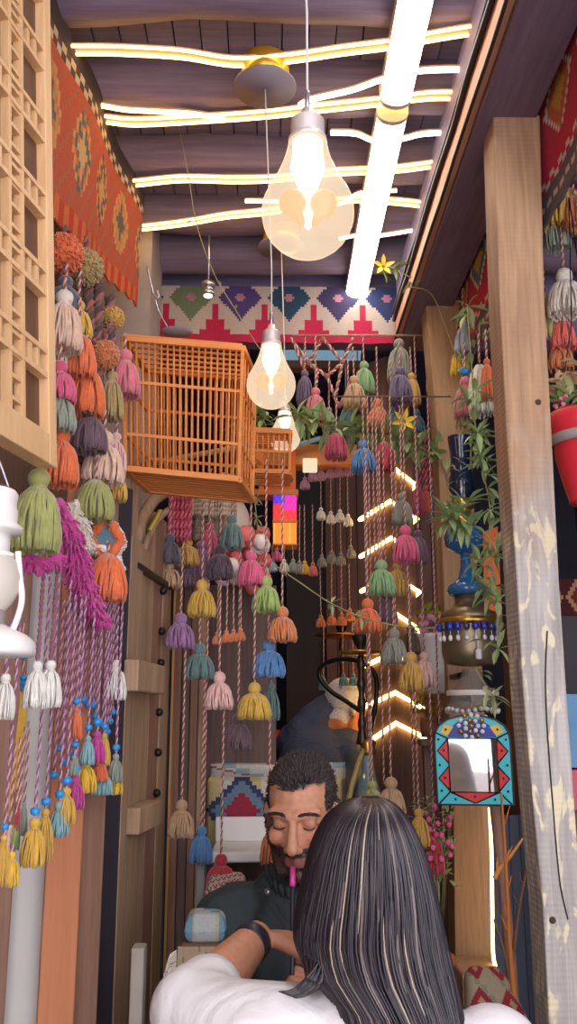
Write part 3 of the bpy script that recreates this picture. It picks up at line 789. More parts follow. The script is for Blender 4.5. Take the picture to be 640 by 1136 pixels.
# --- the garland of pompoms and tassels over the left boards
G = 'pompoms and tassels of the left garland'
pompom(70,282,46,'orange',1.86,'shaggy orange pompom, topmost of the left garland, under the kilim',250,group=G)
pompom(94,297,42,'olive',1.95,'round khaki pompom, upper left garland, right of the topmost orange one',262,group=G)
tassel(72,306,352,34,'slate',1.83,290,'dark slate-blue tassel below the topmost orange pompom of the left garland',G)
tassel(86,333,376,32,'mustard',1.90,300,'mustard tassel on the left garland, below the khaki pompom',G)
tassel(70,322,392,42,'blush',1.74,306,'cream-headed blush tassel on the left garland, half behind the lattice shutter',G,headcol='cream')
tassel(85,366,422,42,'orange',1.82,330,'upper of two stacked bright orange tassels on the left garland',G,head=False)
pompom(124,353,28,'ochre',2.08,'small mustard-tan pompom directly under the kilim end, above the birdcage corner',325,group=G)
pompom(116,394,34,'rust',2.02,'tan-pink pompom touching the upper left corner of the birdcage',365,'blush',group=G)
tassel(138,388,441,34,'pink',2.10,370,'dusty pink tassel hanging in front of the birdcage left edge',G)
tassel(95,404,463,42,'orange',1.86,372,'lower of two stacked bright orange tassels on the left garland',G,head=False)
tassel(66,400,447,36,'rose',1.70,380,'rose-pink tassel beside the shutter edge, above the sage one',G)
tassel(123,412,467,28,'olive',2.06,395,'pale khaki tassel just left of the birdcage, below the tan-pink pompom',G)
tassel(66,428,480,36,'sage',1.70,410,'sage-green and cream tassel beside the shutter edge',G)
tassel(100,450,503,38,'plum',1.88,430,'brown-plum tassel in the lower left garland, below the stacked orange ones',G)
tassel(68,476,540,38,'orange',1.72,460,'long bright orange tassel at the lower corner of the lattice shutter',G)
tassel(115,478,538,44,'blush',1.95,455,'large peach-beige tassel below the brown-plum one on the left garland',G)
tassel(129,520,557,24,'mustard',2.05,500,'small mustard tassel half hidden under the birdcage left end',G)
tassel(105,528,579,42,'moss',1.90,505,'moss-green tassel under the peach-beige one on the left garland',G,head=False)
tassel(62,360,412,26,'cream',1.78,345,'cream tassel hidden mostly behind the shutter edge',G)
tassel(103,470,515,30,'mauve',1.98,440,'dim mauve tassel behind the brown-plum one',G)
tassel(128,480,528,24,'palepink',2.08,460,'pale pink tassel peeping from behind the peach-beige one',G)
# thick brown braids the garland hangs on
for k,(a,b,lab) in enumerate((((97,308),(101,380),'left thick brown braid between the khaki pompom and the orange tassels'),((109,300),(110,470),'middle thick brown braid of the left garland'),((122,330),(124,420),'right thick brown braid of the left garland beside the birdcage'))):
    m = MB(); Y = 1.99+0.04*k; twist(m,U(a[0],a[1],Y),U(b[0],b[1],Y),0.011,0.05,3); tag(m.build('braid',[M_CORDB,M_CORD1,plain('cord_dark',(84,66,66),0.9)]),lab,'braid')

# --- thick fluffy fringe lengths
def fluff(name, pts, rads, col, label, dens=2600, cat='fringe', group=None):
    SEED[0] += 1; rr = random.Random(SEED[0]); c = curve(pts,8); k = len(c)
    m = MB(); m.tube(c,[tab([(i/(len(rads)-1),r) for i,r in enumerate(rads)],j/(k-1))*0.6 for j in range(k)],8)
    L = sum((a-b).length for a,b in zip(c,c[1:])); n = int(L*dens)
    for i in range(n):
        f = rr.random()*(k-1); j = min(int(f),k-2); p = c[j].lerp(c[j+1],f-j); r = tab([(q/(len(rads)-1),v) for q,v in enumerate(rads)],f/(k-1))
        d = Vector((rr.gauss(0,1),rr.gauss(0,1),rr.gauss(0,0.6)-0.9)).normalized()
        e = p+d*r*rr.uniform(0.8,1.15); m.tube([p+d*r*0.3,p+d*r*0.75+Vector((0,0,-0.001)),e+Vector((0,0,-r*0.25))],[0.0016,0.0026,0.0018],4)
    return tag(m.build(name, yarn(col)),label,cat,group)
fluff('fluffy_fringe',[U(62,556,1.70),U(76,590,1.75),U(88,630,1.80),U(100,664,1.84),U(114,688,1.88)],[0.022,0.036,0.036,0.03,0.02],'magenta','long shaggy magenta fringe slanting down the left garland')
fluff('fluffy_fringe',[U(26,618,1.47),U(44,624,1.49),U(66,618,1.52)],[0.016,0.02,0.018],'magenta','short magenta fringe under the olive-green tassel near the lantern')
fluff('fluffy_fringe',[U(80,556,1.86),U(90,578,1.88),U(96,604,1.9)],[0.02,0.026,0.02],'cream','cream fringe strands between the magenta fringe and the orange ornament')
fluff('fluffy_fringe',[U(98,605,1.93),U(120,612,1.95),U(134,628,1.97)],[0.012,0.02,0.014],'white','white wool fringe behind the orange diamond ornament')
fluff('fluffy_fringe',[U(126,580,1.98),U(134,596,2.0),U(130,612,2.0)],[0.01,0.016,0.012],'white','little white tuft at the right corner of the orange diamond ornament')
# the orange woven diamond and its pompom
t = thing('diamond_ornament', tuple(U(118,575,1.94)), 'orange yarn diamond ornament with a blue-grey woven heart', 'ornament')
c0,c1,c2,c3 = U(118,574,1.94),U(135,599,1.94),U(118,624,1.94),U(100,596,1.94)
for a,b in ((c0,c1),(c1,c2),(c2,c3),(c3,c0)):
    m = MB(); m.tube([a,(a+b)/2,b],[0.008,0.011,0.008],8)
    for i in range(60):
        p = a.lerp(b,R.random()); d = rdir(); m.tube([p,p+d*0.014],[0.002,0.0018],4)
    m.build('wool_edge', yarn('orange'), t)
m = MB(); m.prism([c0.lerp(c2,0.12),c1.lerp(c3,0.12),c2.lerp(c0,0.12),c3.lerp(c1,0.12)],(0,0.004,0)); m.build('woven_heart', yarn('blueteal'), t, smooth=False)
m = MB(); twist(m,c0,(c0.x,c0.y,U(118,540,1.94).z),0.003); m.build('cord',[M_CORD1,M_CORD2],t)
tassel(119,610,668,42,'orange',1.90,600,'fat bright orange tassel hanging under the orange diamond ornament',G,head=False)

# --- the olive tassel and the beaded purple cords with their tassels
tassel(41,520,614,52,'moss',1.44,500,'big olive-green tassel beside the white lantern',None)
LV = [M_CORD3,M_CORD4]
GW = 'tassels on beaded purple cords at the lower left'
tassel(40,733,787,26,'white',1.52,615,'left of the two white tassels hanging side by side under the olive tassel',GW,cords=[M_CORD1,M_CORD3])
tassel(55,732,786,26,'white',1.54,615,'right of the two white tassels hanging side by side under the olive tassel',GW,cords=[M_CORD1,M_CORD3])
tassel(5,747,799,24,'white',1.45,690,'white tassel cut by the left picture edge, under the lantern',GW,cords=LV)
tassel(128,732,777,24,'white',2.02,660,'white tassel alone near the old studded door',GW,cords=LV)
data = [(37,907,962,26,'mustard',900,'front yellow tassel of the lowest yellow pair, on a blue bead'),(49,897,956,20,'mustard',889,'right-hand yellow tassel of the lowest yellow pair, on a blue bead'),
(65,889,929,23,'aqua',881,'dusty aqua tassel right of the lowest yellow pair'),(73,873,915,22,'mustard',866,'yellow tassel between the aqua and the magenta tassel, lower left'),
(83,860,899,21,'magenta',853,'magenta tassel lowest of the two magenta ones on beads'),(95,840,880,24,'yellow',832,'bright yellow tassel on a large blue bead, middle of the beaded row'),
(97,816,849,15,'aqua',807,'narrow aqua tassel above the bright yellow one in the beaded row'),(107,811,848,19,'magenta',801,'magenta tassel highest of the two magenta ones on beads'),
(115,813,850,14,'mustard',806,'narrow mustard tassel right of the upper magenta one'),(84,785,820,14,'orange',778,'orange tassel highest at the left end of the beaded row'),
(111,840,868,17,'orange',None,'orange tuft under the upper magenta tassel'),(114,852,882,22,'aqua',None,'wide aqua tassel under the orange tuft in the beaded row'),
(128,836,869,16,'sage',829,'sage tassel on a bead at the right end of the beaded row'),(130,856,882,12,'yellow',None,'yellow tassel under the sage one at the right end of the beaded row'),
(3,926,984,16,'mustard',917,'yellow tassel cut by the left picture edge at the bottom of the beaded row'),(12,944,984,18,'yellow',None,'yellow tassel below the small pale pink one, far left'),
(82,838,862,12,'sage',826,'small sage tassel behind the bright yellow one, with two blue beads')]
for i,(px,yh,yb,wp,col,bpy_,lab) in enumerate(data):
    Y = 1.44+px/130*0.52+(i%3)*0.012
    tassel(px,yh,yb,wp,col,Y,(640 if px < 70 else 660) if bpy_ else yh-8,lab,GW,cords=LV,bead=(5.2 if wp > 18 else 4) if bpy_ else None,bead_py=bpy_,cr=0.0025)
for px,yh,yb,wp,col,lab in ((10,915,956,11,'palepink','small pale pink tassel far left, on a striped cord'),(17,908,944,10,'lime','small green tassel far left behind the pale pink one'),(20,896,922,8,'red','small red tassel far left, above the green one'),(26,890,928,9,'sage','small grey-green tassel far left, left of the lowest yellow pair')):
    tassel(px,yh,yb,wp,col,1.62,yh-90,lab,'small tassels far left',cords=[M_CORD2,M_CORD1],n=26,cr=0.0022)
# plain purple cords with a bead, dense behind
beads = [(78,838),(93,776),(98,782),(103,782),(106,794),(113,820),(66,830),(70,845),(88,812),(119,812),(122,800),(60,860),(125,790)]
for i,(px,py) in enumerate(beads):
    Y = 1.62+px/130*0.42
    t = thing('beaded_cord', tuple(U(px,py,Y)), 'braided purple cord ending in a blue bead, in the dense lower left row', 'cord', 'plain beaded purple cords')
    m = MB(); a = U(px,py,Y); twist(m,a,(a.x,a.y,U(px,665,Y).z),0.0026); m.build('cord', LV if i % 2 else [M_CORD1,M_CORD4], t)
    m = MB(); rb = 0.0075; m.lathe([(rb*math.sin(PI*j/8)+0.0005,-rb*math.cos(PI*j/8)) for j in range(9)], a, 14); m.build('bead', plain('turquoise_bead',(44,150,222),0.3), t)
# hanging strips near the lantern: glass bead charm and a shiny ribbon
t = thing('bead_charm', tuple(U(26,745,1.6)), 'string of turquoise beads hanging below the lantern', 'charm')
for py,r in ((728,0.008),(752,0.007),(758,0.007),(764,0.006)):
    m = MB(); c_ = U(26,py,1.6); m.ball(c_,(r,r,r*0.8),14,8); m.build('bead', plain('turquoise_bead',(44,150,222),0.3), t)
m = MB(); twist(m,U(26,770,1.6),U(26,690,1.6),0.002); m.build('cord',[M_CORD1,M_CORD2],t)
t = thing('ribbon', tuple(U(22,800,1.66)), 'narrow gold embroidered ribbon hanging behind the leftmost white tassel', 'ribbon')
m = MB()
for a,b in zip([(27,768),(24,800),(20,835),(16,868),(11,880)],[(24,800),(20,835),(16,868),(11,880),(8,905)]):
    p,q = U(a[0],a[1],1.66),U(b[0],b[1],1.66); w_ = Vector((0.007,0,0)); e = Vector((0,0.003,0)); m.hexa([p-w_,p+w_,p+w_+e,p-w_+e,q-w_,q+w_,q+w_+e,q-w_+e])
m.build('band', plain('gold_ribbon',(206,160,60),0.35,metal=0.3,var=0.3,scale=60), t, smooth=False)

# ------------------------------------------------------------ the curtain of tassels across the passage
GC = 'tassels of the string curtain'
Y1 = 2.62
L_ = [  # px, top, bottom, width, colour, cord top, label, depth
(257,571,610,25,'teal',532,'dark teal tassel under the birdcage right end, before the round white lamp',Y1),
(244,604,643,29,'darkplum',532,'blackish plum tassel left of the dark teal one, below the birdcage',Y1),
(278,611,650,28,'rose',500,'rose-pink tassel in front of the coral flowers',Y1),
(295,639,680,30,'lime',510,'lime-green tassel right of the rose-pink one, mid curtain',Y1),
(313,673,713,31,'rust',510,'rust-orange tassel right of the lime-green one, mid curtain',Y1),
(298,710,752,35,'blue',680,'sky-blue tassel below the lime-green one, mid curtain',Y1+.03),
(224,643,685,30,'gold',532,'mustard-gold tassel on the left curtain above the teal-grey one',Y1),
(200,680,720,31,'purple',600,'lavender-purple tassel at the left end of the curtain',Y1-.03),
(221,714,754,32,'teal',685,'teal-grey tassel under the mustard-gold one, left curtain',Y1),
(243,745,788,30,'palepink',643,'pale pink tassel on the left curtain below the plum one',Y1),
(282,757,799,36,'gold',650,'golden tassel low in the curtain, above the red stool',Y1-.03),
(264,791,832,29,'plum',610,'dark mauve-brown tassel left of the golden one, low curtain',Y1+.03),
(201,887,930,28,'tan',720,'tan tassel low at the left in front of the dark planks',Y1-.03),
(223,916,959,25,'blue',754,'steel-blue tassel low left, below the teal-grey one',Y1),
(245,947,991,33,'red',788,'crimson-red tassel lowest of the left curtain, beside the man',Y1),
(299,916,960,20,'terracotta',799,'terracotta tassel half hidden behind the seated man',Y1-.03),
(300,757,800,20,'teal',712,'dark green tassel behind the golden one',Y1+.10),
(188,592,626,24,'slate',545,'dark slate tassel at the left end below the birdcage',Y1+.05),
(208,597,628,26,'ochre',545,'ochre tassel beside the dark slate one, below the birdcage',Y1+.10),
(188,622,653,26,'tan',592,'tan-brown tassel under the dark slate one, left end',Y1+.08),
(208,624,652,20,'mauve',600,'muted mauve tassel under the ochre one, left end',Y1+.13),
(223,600,640,22,'purple',560,'violet tassel between the ochre and the blackish plum ones',Y1+.16),
(232,580,618,20,'rose',560,'rose tassel behind the blackish plum one, below the beige cloth',Y1+.2),
(338,411,449,18,'violet',372,'dark violet tassel hanging from the left of the knotted net',3.15),
(350,430,468,22,'pink',372,'pink tassel on the knotted net above the orange beam',3.12),
(393,417,454,24,'tan',385,'straw-tan tassel in the knotted net, above the teal one',3.05),
(404,401,438,22,'green',372,'leaf-green tassel on the knotted net beside the straw-tan one',3.08),
(386,444,480,20,'blueteal',400,'blue-teal tassel among the vine leaves under the net',3.10),
(419,443,482,25,'terracotta',385,'orange-terracotta tassel right of the net, under the red valance',3.0),
(435,452,486,16,'denim',400,'small denim-blue tassel right of the orange-terracotta one',3.05),
(444,407,448,25,'violet',380,'dusty violet tassel at the right end of the valance',3.0),
(457,414,450,18,'ochre',385,'narrow ochre tassel right of the dusty violet one',3.06),
(443,376,426,26,'greysage',376,'grey-green long fringe tassel right under the valance end',3.15),
(373,478,510,24,'crimson',440,'crimson tassel under the vine, above the lilac row',2.95),
(403,488,524,27,'blue',440,'strong blue tassel right of the crimson one, under the vine',2.9),
(426,488,524,25,'red',440,'raspberry-red tassel right beside the strong blue one',2.93),
(365,452,482,14,'sage',400,'small sage tassel behind the pink one on the net',3.2),
(446,547,583,22,'greysage',450,'grey-green mixed tassel in front of the light-wrapped column',2.85),
(450,583,625,28,'rose',545,'bright rose tassel with a smooth head, before the light-wrapped column',2.80),
(464,588,627,20,'mauve',470,'dark mauve tassel behind the bright rose one',2.90),
(423,621,661,29,'green',500,'meadow-green tassel left of the bright rose one',2.80),
(441,623,661,22,'ochre',500,'ochre-yellow tassel touching the meadow-green one',2.86),
(428,655,692,24,'mauve',640,'dusky purple tassel under the meadow-green one',2.92),
(408,664,702,28,'orange',500,'vivid orange tassel over the round brass trays',2.78),
(437,697,737,27,'greysage',640,'grey-sage tassel beside the lower light coil',2.80),
(456,693,727,20,'brown',640,'dark brown tassel right of the grey-sage one',2.92),
(456,723,768,28,'ochre',620,'ochre-brown tassel near the foot of the light coil',2.80),
(471,723,763,22,'palepink',620,'pale blush tassel right of the ochre-brown one',2.86),
(413,866,905,23,'moss',702,'olive tassel head just above the woman\'s hair',2.72),
(434,862,906,30,'tan',740,'beige-tan tassel right of the olive one, above the woman\'s hair',2.76),
(465,897,940,22,'ochre',768,'brown-ochre tassel low at the right beside the woman\'s hair',2.76),
(482,922,971,20,'red',763,'dark red tassel lowest at the right beside the woman\'s hair',2.80),
(480,400,440,14,'mustard',380,'narrow mustard tassel at the left edge of the sawn post',3.3),
(463,455,482,16,'blueteal',373,'dark teal tassel near the sawn post, above the magenta cords',3.14),
]
for (px,yh,yb,wp,col,ct,lab,Y) in L_:
    tassel(px,yh,yb,wp,col,Y,ct,lab,GC,cr=0.0030,head=not(px == 373 or px == 426))
# rod that carries the curtain, and the knotted net under the valance
m = MB(); m.tube([(-0.46,2.63,U(200,528,2.63).z+0.02),(-0.05,2.66,U(310,500,2.66).z+0.02)],0.009,8); tag(m.build('curtain_rod', W_OLD),'thin wooden rod under the birdcage carrying the left tassel strings','rod')
m = MB(); a = U(325,372,3.14); b = U(470,372,3.14); m.tube([(a.x,3.14,a.z),(b.x,3.14,b.z)],0.004,8); tag(m.build('curtain_rod', W_OLD),'thin rod just below the red valance carrying net and tassels','rod')
m = MB(); a = U(368,440,2.88); b = U(500,440,2.88); m.tube([(a.x,2.88,a.z),(b.x,2.88,b.z)],0.0028,8); tag(m.build('curtain_rod', W_DARK),'thin rod among the vine leaves carrying the right tassel strings','rod')
t = thing('knotted_net', tuple(U(362,374,3.18)), 'pink-brown knotted rope net of diamonds below the red valance', 'net')
cols = [325,345,365,385]
Yn = 3.18
def rope(mb,a,b,r=0.006): twist(mb,U(a[0],a[1],Yn),U(b[0],b[1],Yn),r,0.035)
for k,(a,b) in enumerate([((322,375),(342,402)),((342,402),(358,375)),((358,375),(380,402)),((380,402),(392,375)),((342,402),(363,418)),((363,418),(380,402)),((342,402),(352,412)),((363,418),(376,452)),((380,402),(372,440)),((352,412),(350,432)),((326,380),(338,412)),((376,452),(392,420))]):
    m = MB(); rope(m,a,b); m.build('rope', [M_CORD1,M_CORD2], t)
m = MB()
for (px,py) in ((342,402),(358,377),(380,402),(363,418),(376,450)): m.ball(U(px,py,Yn),(0.011,0.011,0.013),10,7)
m.build('knots', M_CORD1, t)
# extra cords without tassels in view
for i,(px,y0,y1,Y) in enumerate(((402,440,866,2.88),(423,440,862,2.885),(446,440,900,2.88),(474,440,925,2.885),(234,520,948,2.64),(407,440,664,2.875),(416,440,870,2.88),(459,440,590,2.88),(432,440,700,2.875),(412,440,640,2.885))):
    m = MB(); a = U(px,y0,Y); b = U(px,y1,Y); twist(m,a,(a.x,a.y,b.z),0.0028); tag(m.build('twisted_cord',[M_CORD1,M_CORD2]),'plain twisted pink-brown cord hanging among the curtain tassels','cord','bare curtain cords')
# magenta braid bundles
def bundle(pxs, y0, y1, Y, label, mats):
    t = thing('braid_bundle', tuple(U(sum(pxs)/len(pxs),y0,Y)), label, 'braids')
    for px in pxs:
        m = MB(); a = U(px,y0,Y+R.uniform(-.01,.01)); b = U(px,y1,Y); twist(m,a,(a.x,a.y,b.z),0.0055,0.03); m.build('braid', mats, t)
    m = MB(); a = U(pxs[0]-2,y0,Y); b = U(pxs[-1]+2,y0,Y); m.tube([a,b],0.012,8); m.build('top_roll', yarn('darkplum'), t)
RB = [plain('braid_red',(190,66,92),0.9,var=0.2,scale=80),plain('braid_rose',(214,112,128),0.9,var=0.2,scale=80)]
bundle([189,193.5,198,202.5,207,211.5],546,600,2.68,'row of rosy red braids hanging below the left end of the birdcage',RB)
bundle([464,468,472,476,480,484,488],476,560,3.18,'row of magenta-pink braids left of the sawn post',[plain('braid_plum',(140,66,98),0.9),plain('braid_rose',(214,112,128),0.9)])
for px,yh,yb,wp,col,lab in ((464,535,572,14,'rose','rose tuft ending the magenta braids, left one'),(473,540,572,12,'coral','coral tuft ending the magenta braids, middle'),(480,545,578,12,'blueteal','blue-green tuft ending the magenta braids, right one'),(486,560,590,12,'tan','tan tuft beside the sawn post edge below the magenta braids')):
    tassel(px,yh,yb,wp,col,3.18,yh-14,lab,'tufts under the magenta braids',n=26)
# small far tassels at the rear
def tiny(lst, col, Y, label, group, cord_to):
    for (px,yh) in lst:
        tassel(px,yh,yh+14,10,col,Y,cord_to,label,group,n=22,cr=0.0022)
tiny([(338,529),(347,520),(356,519),(367,516),(376,515),(386,514)],'lilac',3.72,'lilac mini tassel in the row below the orange beam','lilac mini tassels',508)
tiny([(356,563),(367,567),(377,565),(386,570)],'white',3.70,'white mini tassel in the upper rear row','white mini tassels',528)
tiny([(357,615),(368,611),(378,613),(389,605)],'greysage',3.70,'greyish mini tassel in the middle rear row','greyish mini tassels',575)
tiny([(356,682),(368,680),(379,680),(388,675)],'terracotta',3.70,'orange mini tassel in the lower rear row above the trays','orange mini tassels',625)
tiny([(359,752),(381,747),(392,747)],'blueteal',3.70,'grey-teal mini tassel behind the hoop-backed chair','grey-teal mini tassels',690)
tiny([(241,701),(251,699),(259,698),(267,697)],'terracotta',2.64,'tan-orange mini tassel in the row left of the rust-orange curtain tassel','tan-orange mini tassels',640)
for px,yh,col,lab in ((302,620,'paleblue','pale blue mini tassel under the orange lantern, leftmost'),(307,608,'rose','rose mini tassel under the orange lantern, above the blue one'),(315,620,'cream','cream mini tassel under the orange lantern'),(325,620,'sage','grey mini tassel under the orange lantern'),(332,622,'greysage','darker grey mini tassel right of the lantern'),(338,622,'yellow','yellow mini tassel right under the orange lantern'),(347,624,'coral','coral-red mini tassel, rightmost under the orange lantern')):
    tassel(px,yh,yh+15,10,col,3.30,560 if px > 330 else 605,lab,'mini tassels around the orange lantern',n=22,cr=0.002)

# ------------------------------------------------------------ tassels on the right side
GR = 'tassels hung under the right-hand kilim'
RL = [(625,205,256,44,'mustard',2.36,200,'fat yellow-cream tassel under the kilim at the top right',False,None),
(638,215,252,24,'rust',2.30,205,'peach-orange tassel at the right picture edge beside the yellow one',False,None),
(603,236,277,17,'aqua',2.42,225,'aqua tassel touching the right side of the near post',True,None),
(617,224,278,27,'sage',2.38,215,'pale sage and white tassel right of the aqua one',True,None),
(627,298,350,40,'cream',2.34,None,'large cream-grey tassel with a turquoise bead at the right edge',True,312),
(606,326,378,18,'palelime',2.42,300,'pale olive tassel peeping out beside the near post',True,None),
(624,346,388,26,'coral',2.40,320,'coral-red tassel below the cream-grey one at the right edge',True,None),
(622,376,412,26,'rust',2.44,350,'brown-orange tassel below the coral-red one',False,None),
(532,326,378,20,'crimson',2.70,300,'deep pink tassel between the two posts, highest',True,None),
(539,342,374,16,'palelime',2.62,310,'pale green tassel between the posts touching the near one',True,None),
(515,355,394,22,'paleblue',2.80,320,'pale blue-grey tassel between the two posts, left',True,None),
(510,388,418,20,'yellow',2.84,360,'yellow tassel between the posts below the pale blue one',False,None),
(517,418,465,27,'pink',2.66,380,'rose-pink tassel with blue bead between the posts',True,412),
(533,402,462,28,'cream',2.55,370,'cream, yellow and orange mixed tassel touching the near post',False,None),
(541,398,445,16,'orange',2.50,365,'orange streak tassel against the near post left side',True,None),
(514,458,474,18,'palelime',2.70,430,'short yellow-green fringe tassel under the rose-pink one',False,None)]
for (px,yh,yb,wp,col,Y,ct,lab,hd,bd) in RL:
    tassel(px,yh,yb,wp,col,Y,ct if ct else yh-70,lab,GR,head=hd,bead=5.5 if bd else None,bead_py=bd)
# ------------------------------------------------------------ oil lamp, pot and mirror on the sawn post
YO = 2.68
M_BLUEG = plain('blue_glazed', (44,108,164), 0.12, var=0.35, scale=14, spec=0.7)
M_NAVYG = plain('navy_glass', (22,40,66), 0.08, var=0.3, scale=18, spec=0.8)
t = thing('oil_lamp', tuple(U(516,660,YO)), 'blue painted glass oil lamp with tall dark chimney on the sawn post', 'oil lamp')
m = MB(); plathe(m,511,YO,[(13,485),(12.4,492),(11,503),(10.5,512),(12,522),(14,535),(14,543),(11,552),(10,556)],28,cap=False); m.build('chimney', M_NAVYG, t)
m = MB(); plathe(m,513,YO,[(9,553),(13,557),(13,563),(9,566),(9,572),(14,576),(14,584)],24); m.build('burner', M_BRASS, t)
m = MB(); plathe(m,514,YO,[(12,582),(18,586),(21,592),(22,598),(20,606),(14,611),(8,614)],32); fo = m.build('font', M_BLUEG, t)
m = MB(); plathe(m,517,YO,[(6,612),(5.5,620),(6,628),(8,638),(13,646),(21,650),(22,655),(20,660)],32); m.build('pedestal', M_BLUEG, t)
m = MB()
for (a,b) in (((506,592),(514,596)),((516,598),(526,593)),((508,604),(520,607))):
    pass
c_ = U(514,598,YO)
for k in range(14):
    a = -PI/2+R.uniform(-0.9,0.9); r = 0.0585; z = U(514,R.uniform(592,604),YO).z
    m.ball((c_.x+r*math.cos(a),YO+r*math.sin(a),z),(0.004,0.004,0.002),8,5)
m.build('gilt_dabs', plain('gilt',(214,190,120),0.35,metal=0.5), fo)
m = MB()
for k in range(10):
    a = -PI/2+R.uniform(-0.8,0.8); z = U(511,R.uniform(515,545),YO).z; p = Vector((c_.x-0.008+0.037*math.cos(a),YO+0.037*math.sin(a),z)); leaf(m,p,(R.uniform(-1,1),-0.2,R.uniform(-.2,1)),0.03,0.007)
m.build('painted_sprig', plain('sprig_cream',(226,216,180),0.5), t)
t = thing('brass_pot', tuple(U(521,738,YO)), 'tarnished brass lamp body with blue gems and crystal drops, under the blue oil lamp', 'pot')
M_AGED = plain('aged_brass', (140,124,98), 0.38, metal=0.75, var=0.3, scale=20)
m = MB(); plathe(m,520,YO,[(15,660),(14,668),(18,674),(30,680),(31,686),(29,689),(29,694),(30,700),(31,722),(29,732),(24,737),(10,739)],36); m.build('body', M_AGED, t)
m = MB(); plathe(m,520,YO,[(31,686),(33,689),(33,692),(30,694)],36,cap=False); m.build('collar', M_BRASS, t)
c0 = U(520,696,YO)
for k in range(11):
    a = PI+PI*(k+0.5)/11; r = 0.090; x = c0.x+r*math.cos(a); y = YO+r*math.sin(a)
    m = MB(); m.ball((x,y,c0.z-0.003),(0.010,0.008,0.013),12,8); m.build('gem', plain('gem_blue',(36,58,176),0.12) if k % 3 != 1 else plain('gem_dark',(60,60,80),0.15), t)
    m = MB(); m.tube([(x,y,c0.z-0.014),(x,y,c0.z-0.03)],0.0012,5); m.ball((x,y,c0.z-0.037),(0.007,0.007,0.009),10,7); m.build('crystal_drop', plain('crystal',(222,220,222),0.08,spec=0.9), t)
z1 = U(521,739,YO).z
m = MB(); yy = YO-0.092; m.tube([(c0.x+0.004,yy,c0.z-0.04),(c0.x+0.004,yy,c0.z-0.07)],0.002,6); m.lathe([(0.006,-0.10),(0.010,-0.098),(0.009,-0.075),(0.004,-0.07)],(c0.x+0.004,yy,c0.z),12); m.build('pendant_drop', plain('crystal',(222,220,222),0.08,spec=0.9), t)
t = thing('glass_dish', tuple(U(524,790,YO)), 'clear glass lamp dish hung with crystal beads, just above the mirror', 'dish')
m = MB(); plathe(m,524,YO,[(10,742),(12,750),(17,760),(26,768),(27,772),(26,776),(28,780),(28,786),(20,790)],32,cap=False); m.build('bowl', glass('dish_glass',(206,202,196),0.05,0.78), t)
m = MB(); plathe(m,524,YO,[(28,766),(29,769),(28,772)],32,cap=False); m.build('rim', plain('pale_rim',(220,212,200),0.3), t)
c0 = U(524,788,YO); m = MB()
for k in range(26):
    a = 2*PI*k/26; m.ball((c0.x+0.074*math.cos(a),YO+0.074*math.sin(a),c0.z+0.004*math.sin(k)),0.007,8,6)
for k in range(12): m.ball((c0.x+R.uniform(-.03,.03)+0.0,YO-0.076+R.uniform(-0.004,0.004),c0.z-R.uniform(0.005,0.05)),0.007,8,6)
m.build('crystal_beads', plain('crystal',(222,220,222),0.08,spec=0.9), t)
m = MB(); m.bar((c0.x,YO+0.06,z1-0.09),(c0.x,2.96,z1-0.09),0.02,0.02); m.bar((c0.x,YO+0.07,z1-0.02),(c0.x,2.96,z1-0.02),0.016,0.016); m.build('wall_bracket', M_BLACK, t)

# painted mirror
MT = math.radians(10)
YM = 2.54
o_ = U(484,893,YM); ex = U(570,895,YM)-o_; wid_ = ex.length; ex = Vector((math.cos(MT),-math.sin(MT),0))*wid_/math.cos(MT)*0.97; # turned a little towards the passage
ez = U(482,822,YM)-o_; ez = Vector((0,0,(U(482,822,YM).z-o_.z)))
Wm = ex.length; Hm = ez.z/0.70       # arch springs at 70 % of the height
MN = Vector((-math.sin(MT),-math.cos(MT),0))
def MP(u,v,d=0): return o_+ex*u+Vector((0,0,v*Hm))+MN*(d+0.030*v)+Vector((-0.004*v,0,0))   # its head tips forward
t = thing('painted_mirror', tuple(MP(0.5,0)), 'arched mirror in a turquoise, red and blue painted frame hung on the sawn post', 'mirror')
arch = [(0,0),(1,0),(1,0.70),(0.985,0.80),(0.93,0.88),(0.82,0.945),(0.66,0.985),(0.5,1.0),(0.34,0.985),(0.18,0.945),(0.07,0.88),(0.015,0.80),(0,0.70)]
def plate(pts,d0,d1,name,mat,par,bv=0): 
    m = MB(); m.prism([MP(u,v,d0) for u,v in pts],MN*(d1-d0)); o = m.build(name,mat,par,smooth=False)
    if bv: bevel(o,bv)
    return o
M_CY = plain('paint_turquoise',(64,196,206),0.35,var=0.06,scale=20); M_RD = plain('paint_red',(216,44,46),0.35,var=0.08,scale=20); M_BK = plain('paint_black',(24,24,26),0.4); M_BL = plain('paint_blue',(34,58,160),0.35); M_YE = plain('paint_yellow',(236,184,40),0.35)
plate(arch,0,0.012,'frame_board',M_BK,t,0.002)
ins = [(0.03+0.94*u,0.02+0.96*v) for u,v in arch]
plate(ins,0.012,0.0135,'turquoise_field',M_CY,t)
for pts in ([(0.19,0.73),(0.19,0.46),(0.05,0.595)],[(0.19,0.43),(0.19,0.16),(0.05,0.295)],[(0.81,0.73),(0.81,0.46),(0.95,0.595)],[(0.81,0.43),(0.81,0.16),(0.95,0.295)],[(0.20,0.145),(0.80,0.145),(0.5,0.03)]):
    plate(pts,0.0135,0.0145,'red_triangle',M_RD,t)
    for a,b in zip(pts,pts[1:]+pts[:1]):
        pass
m = MB()
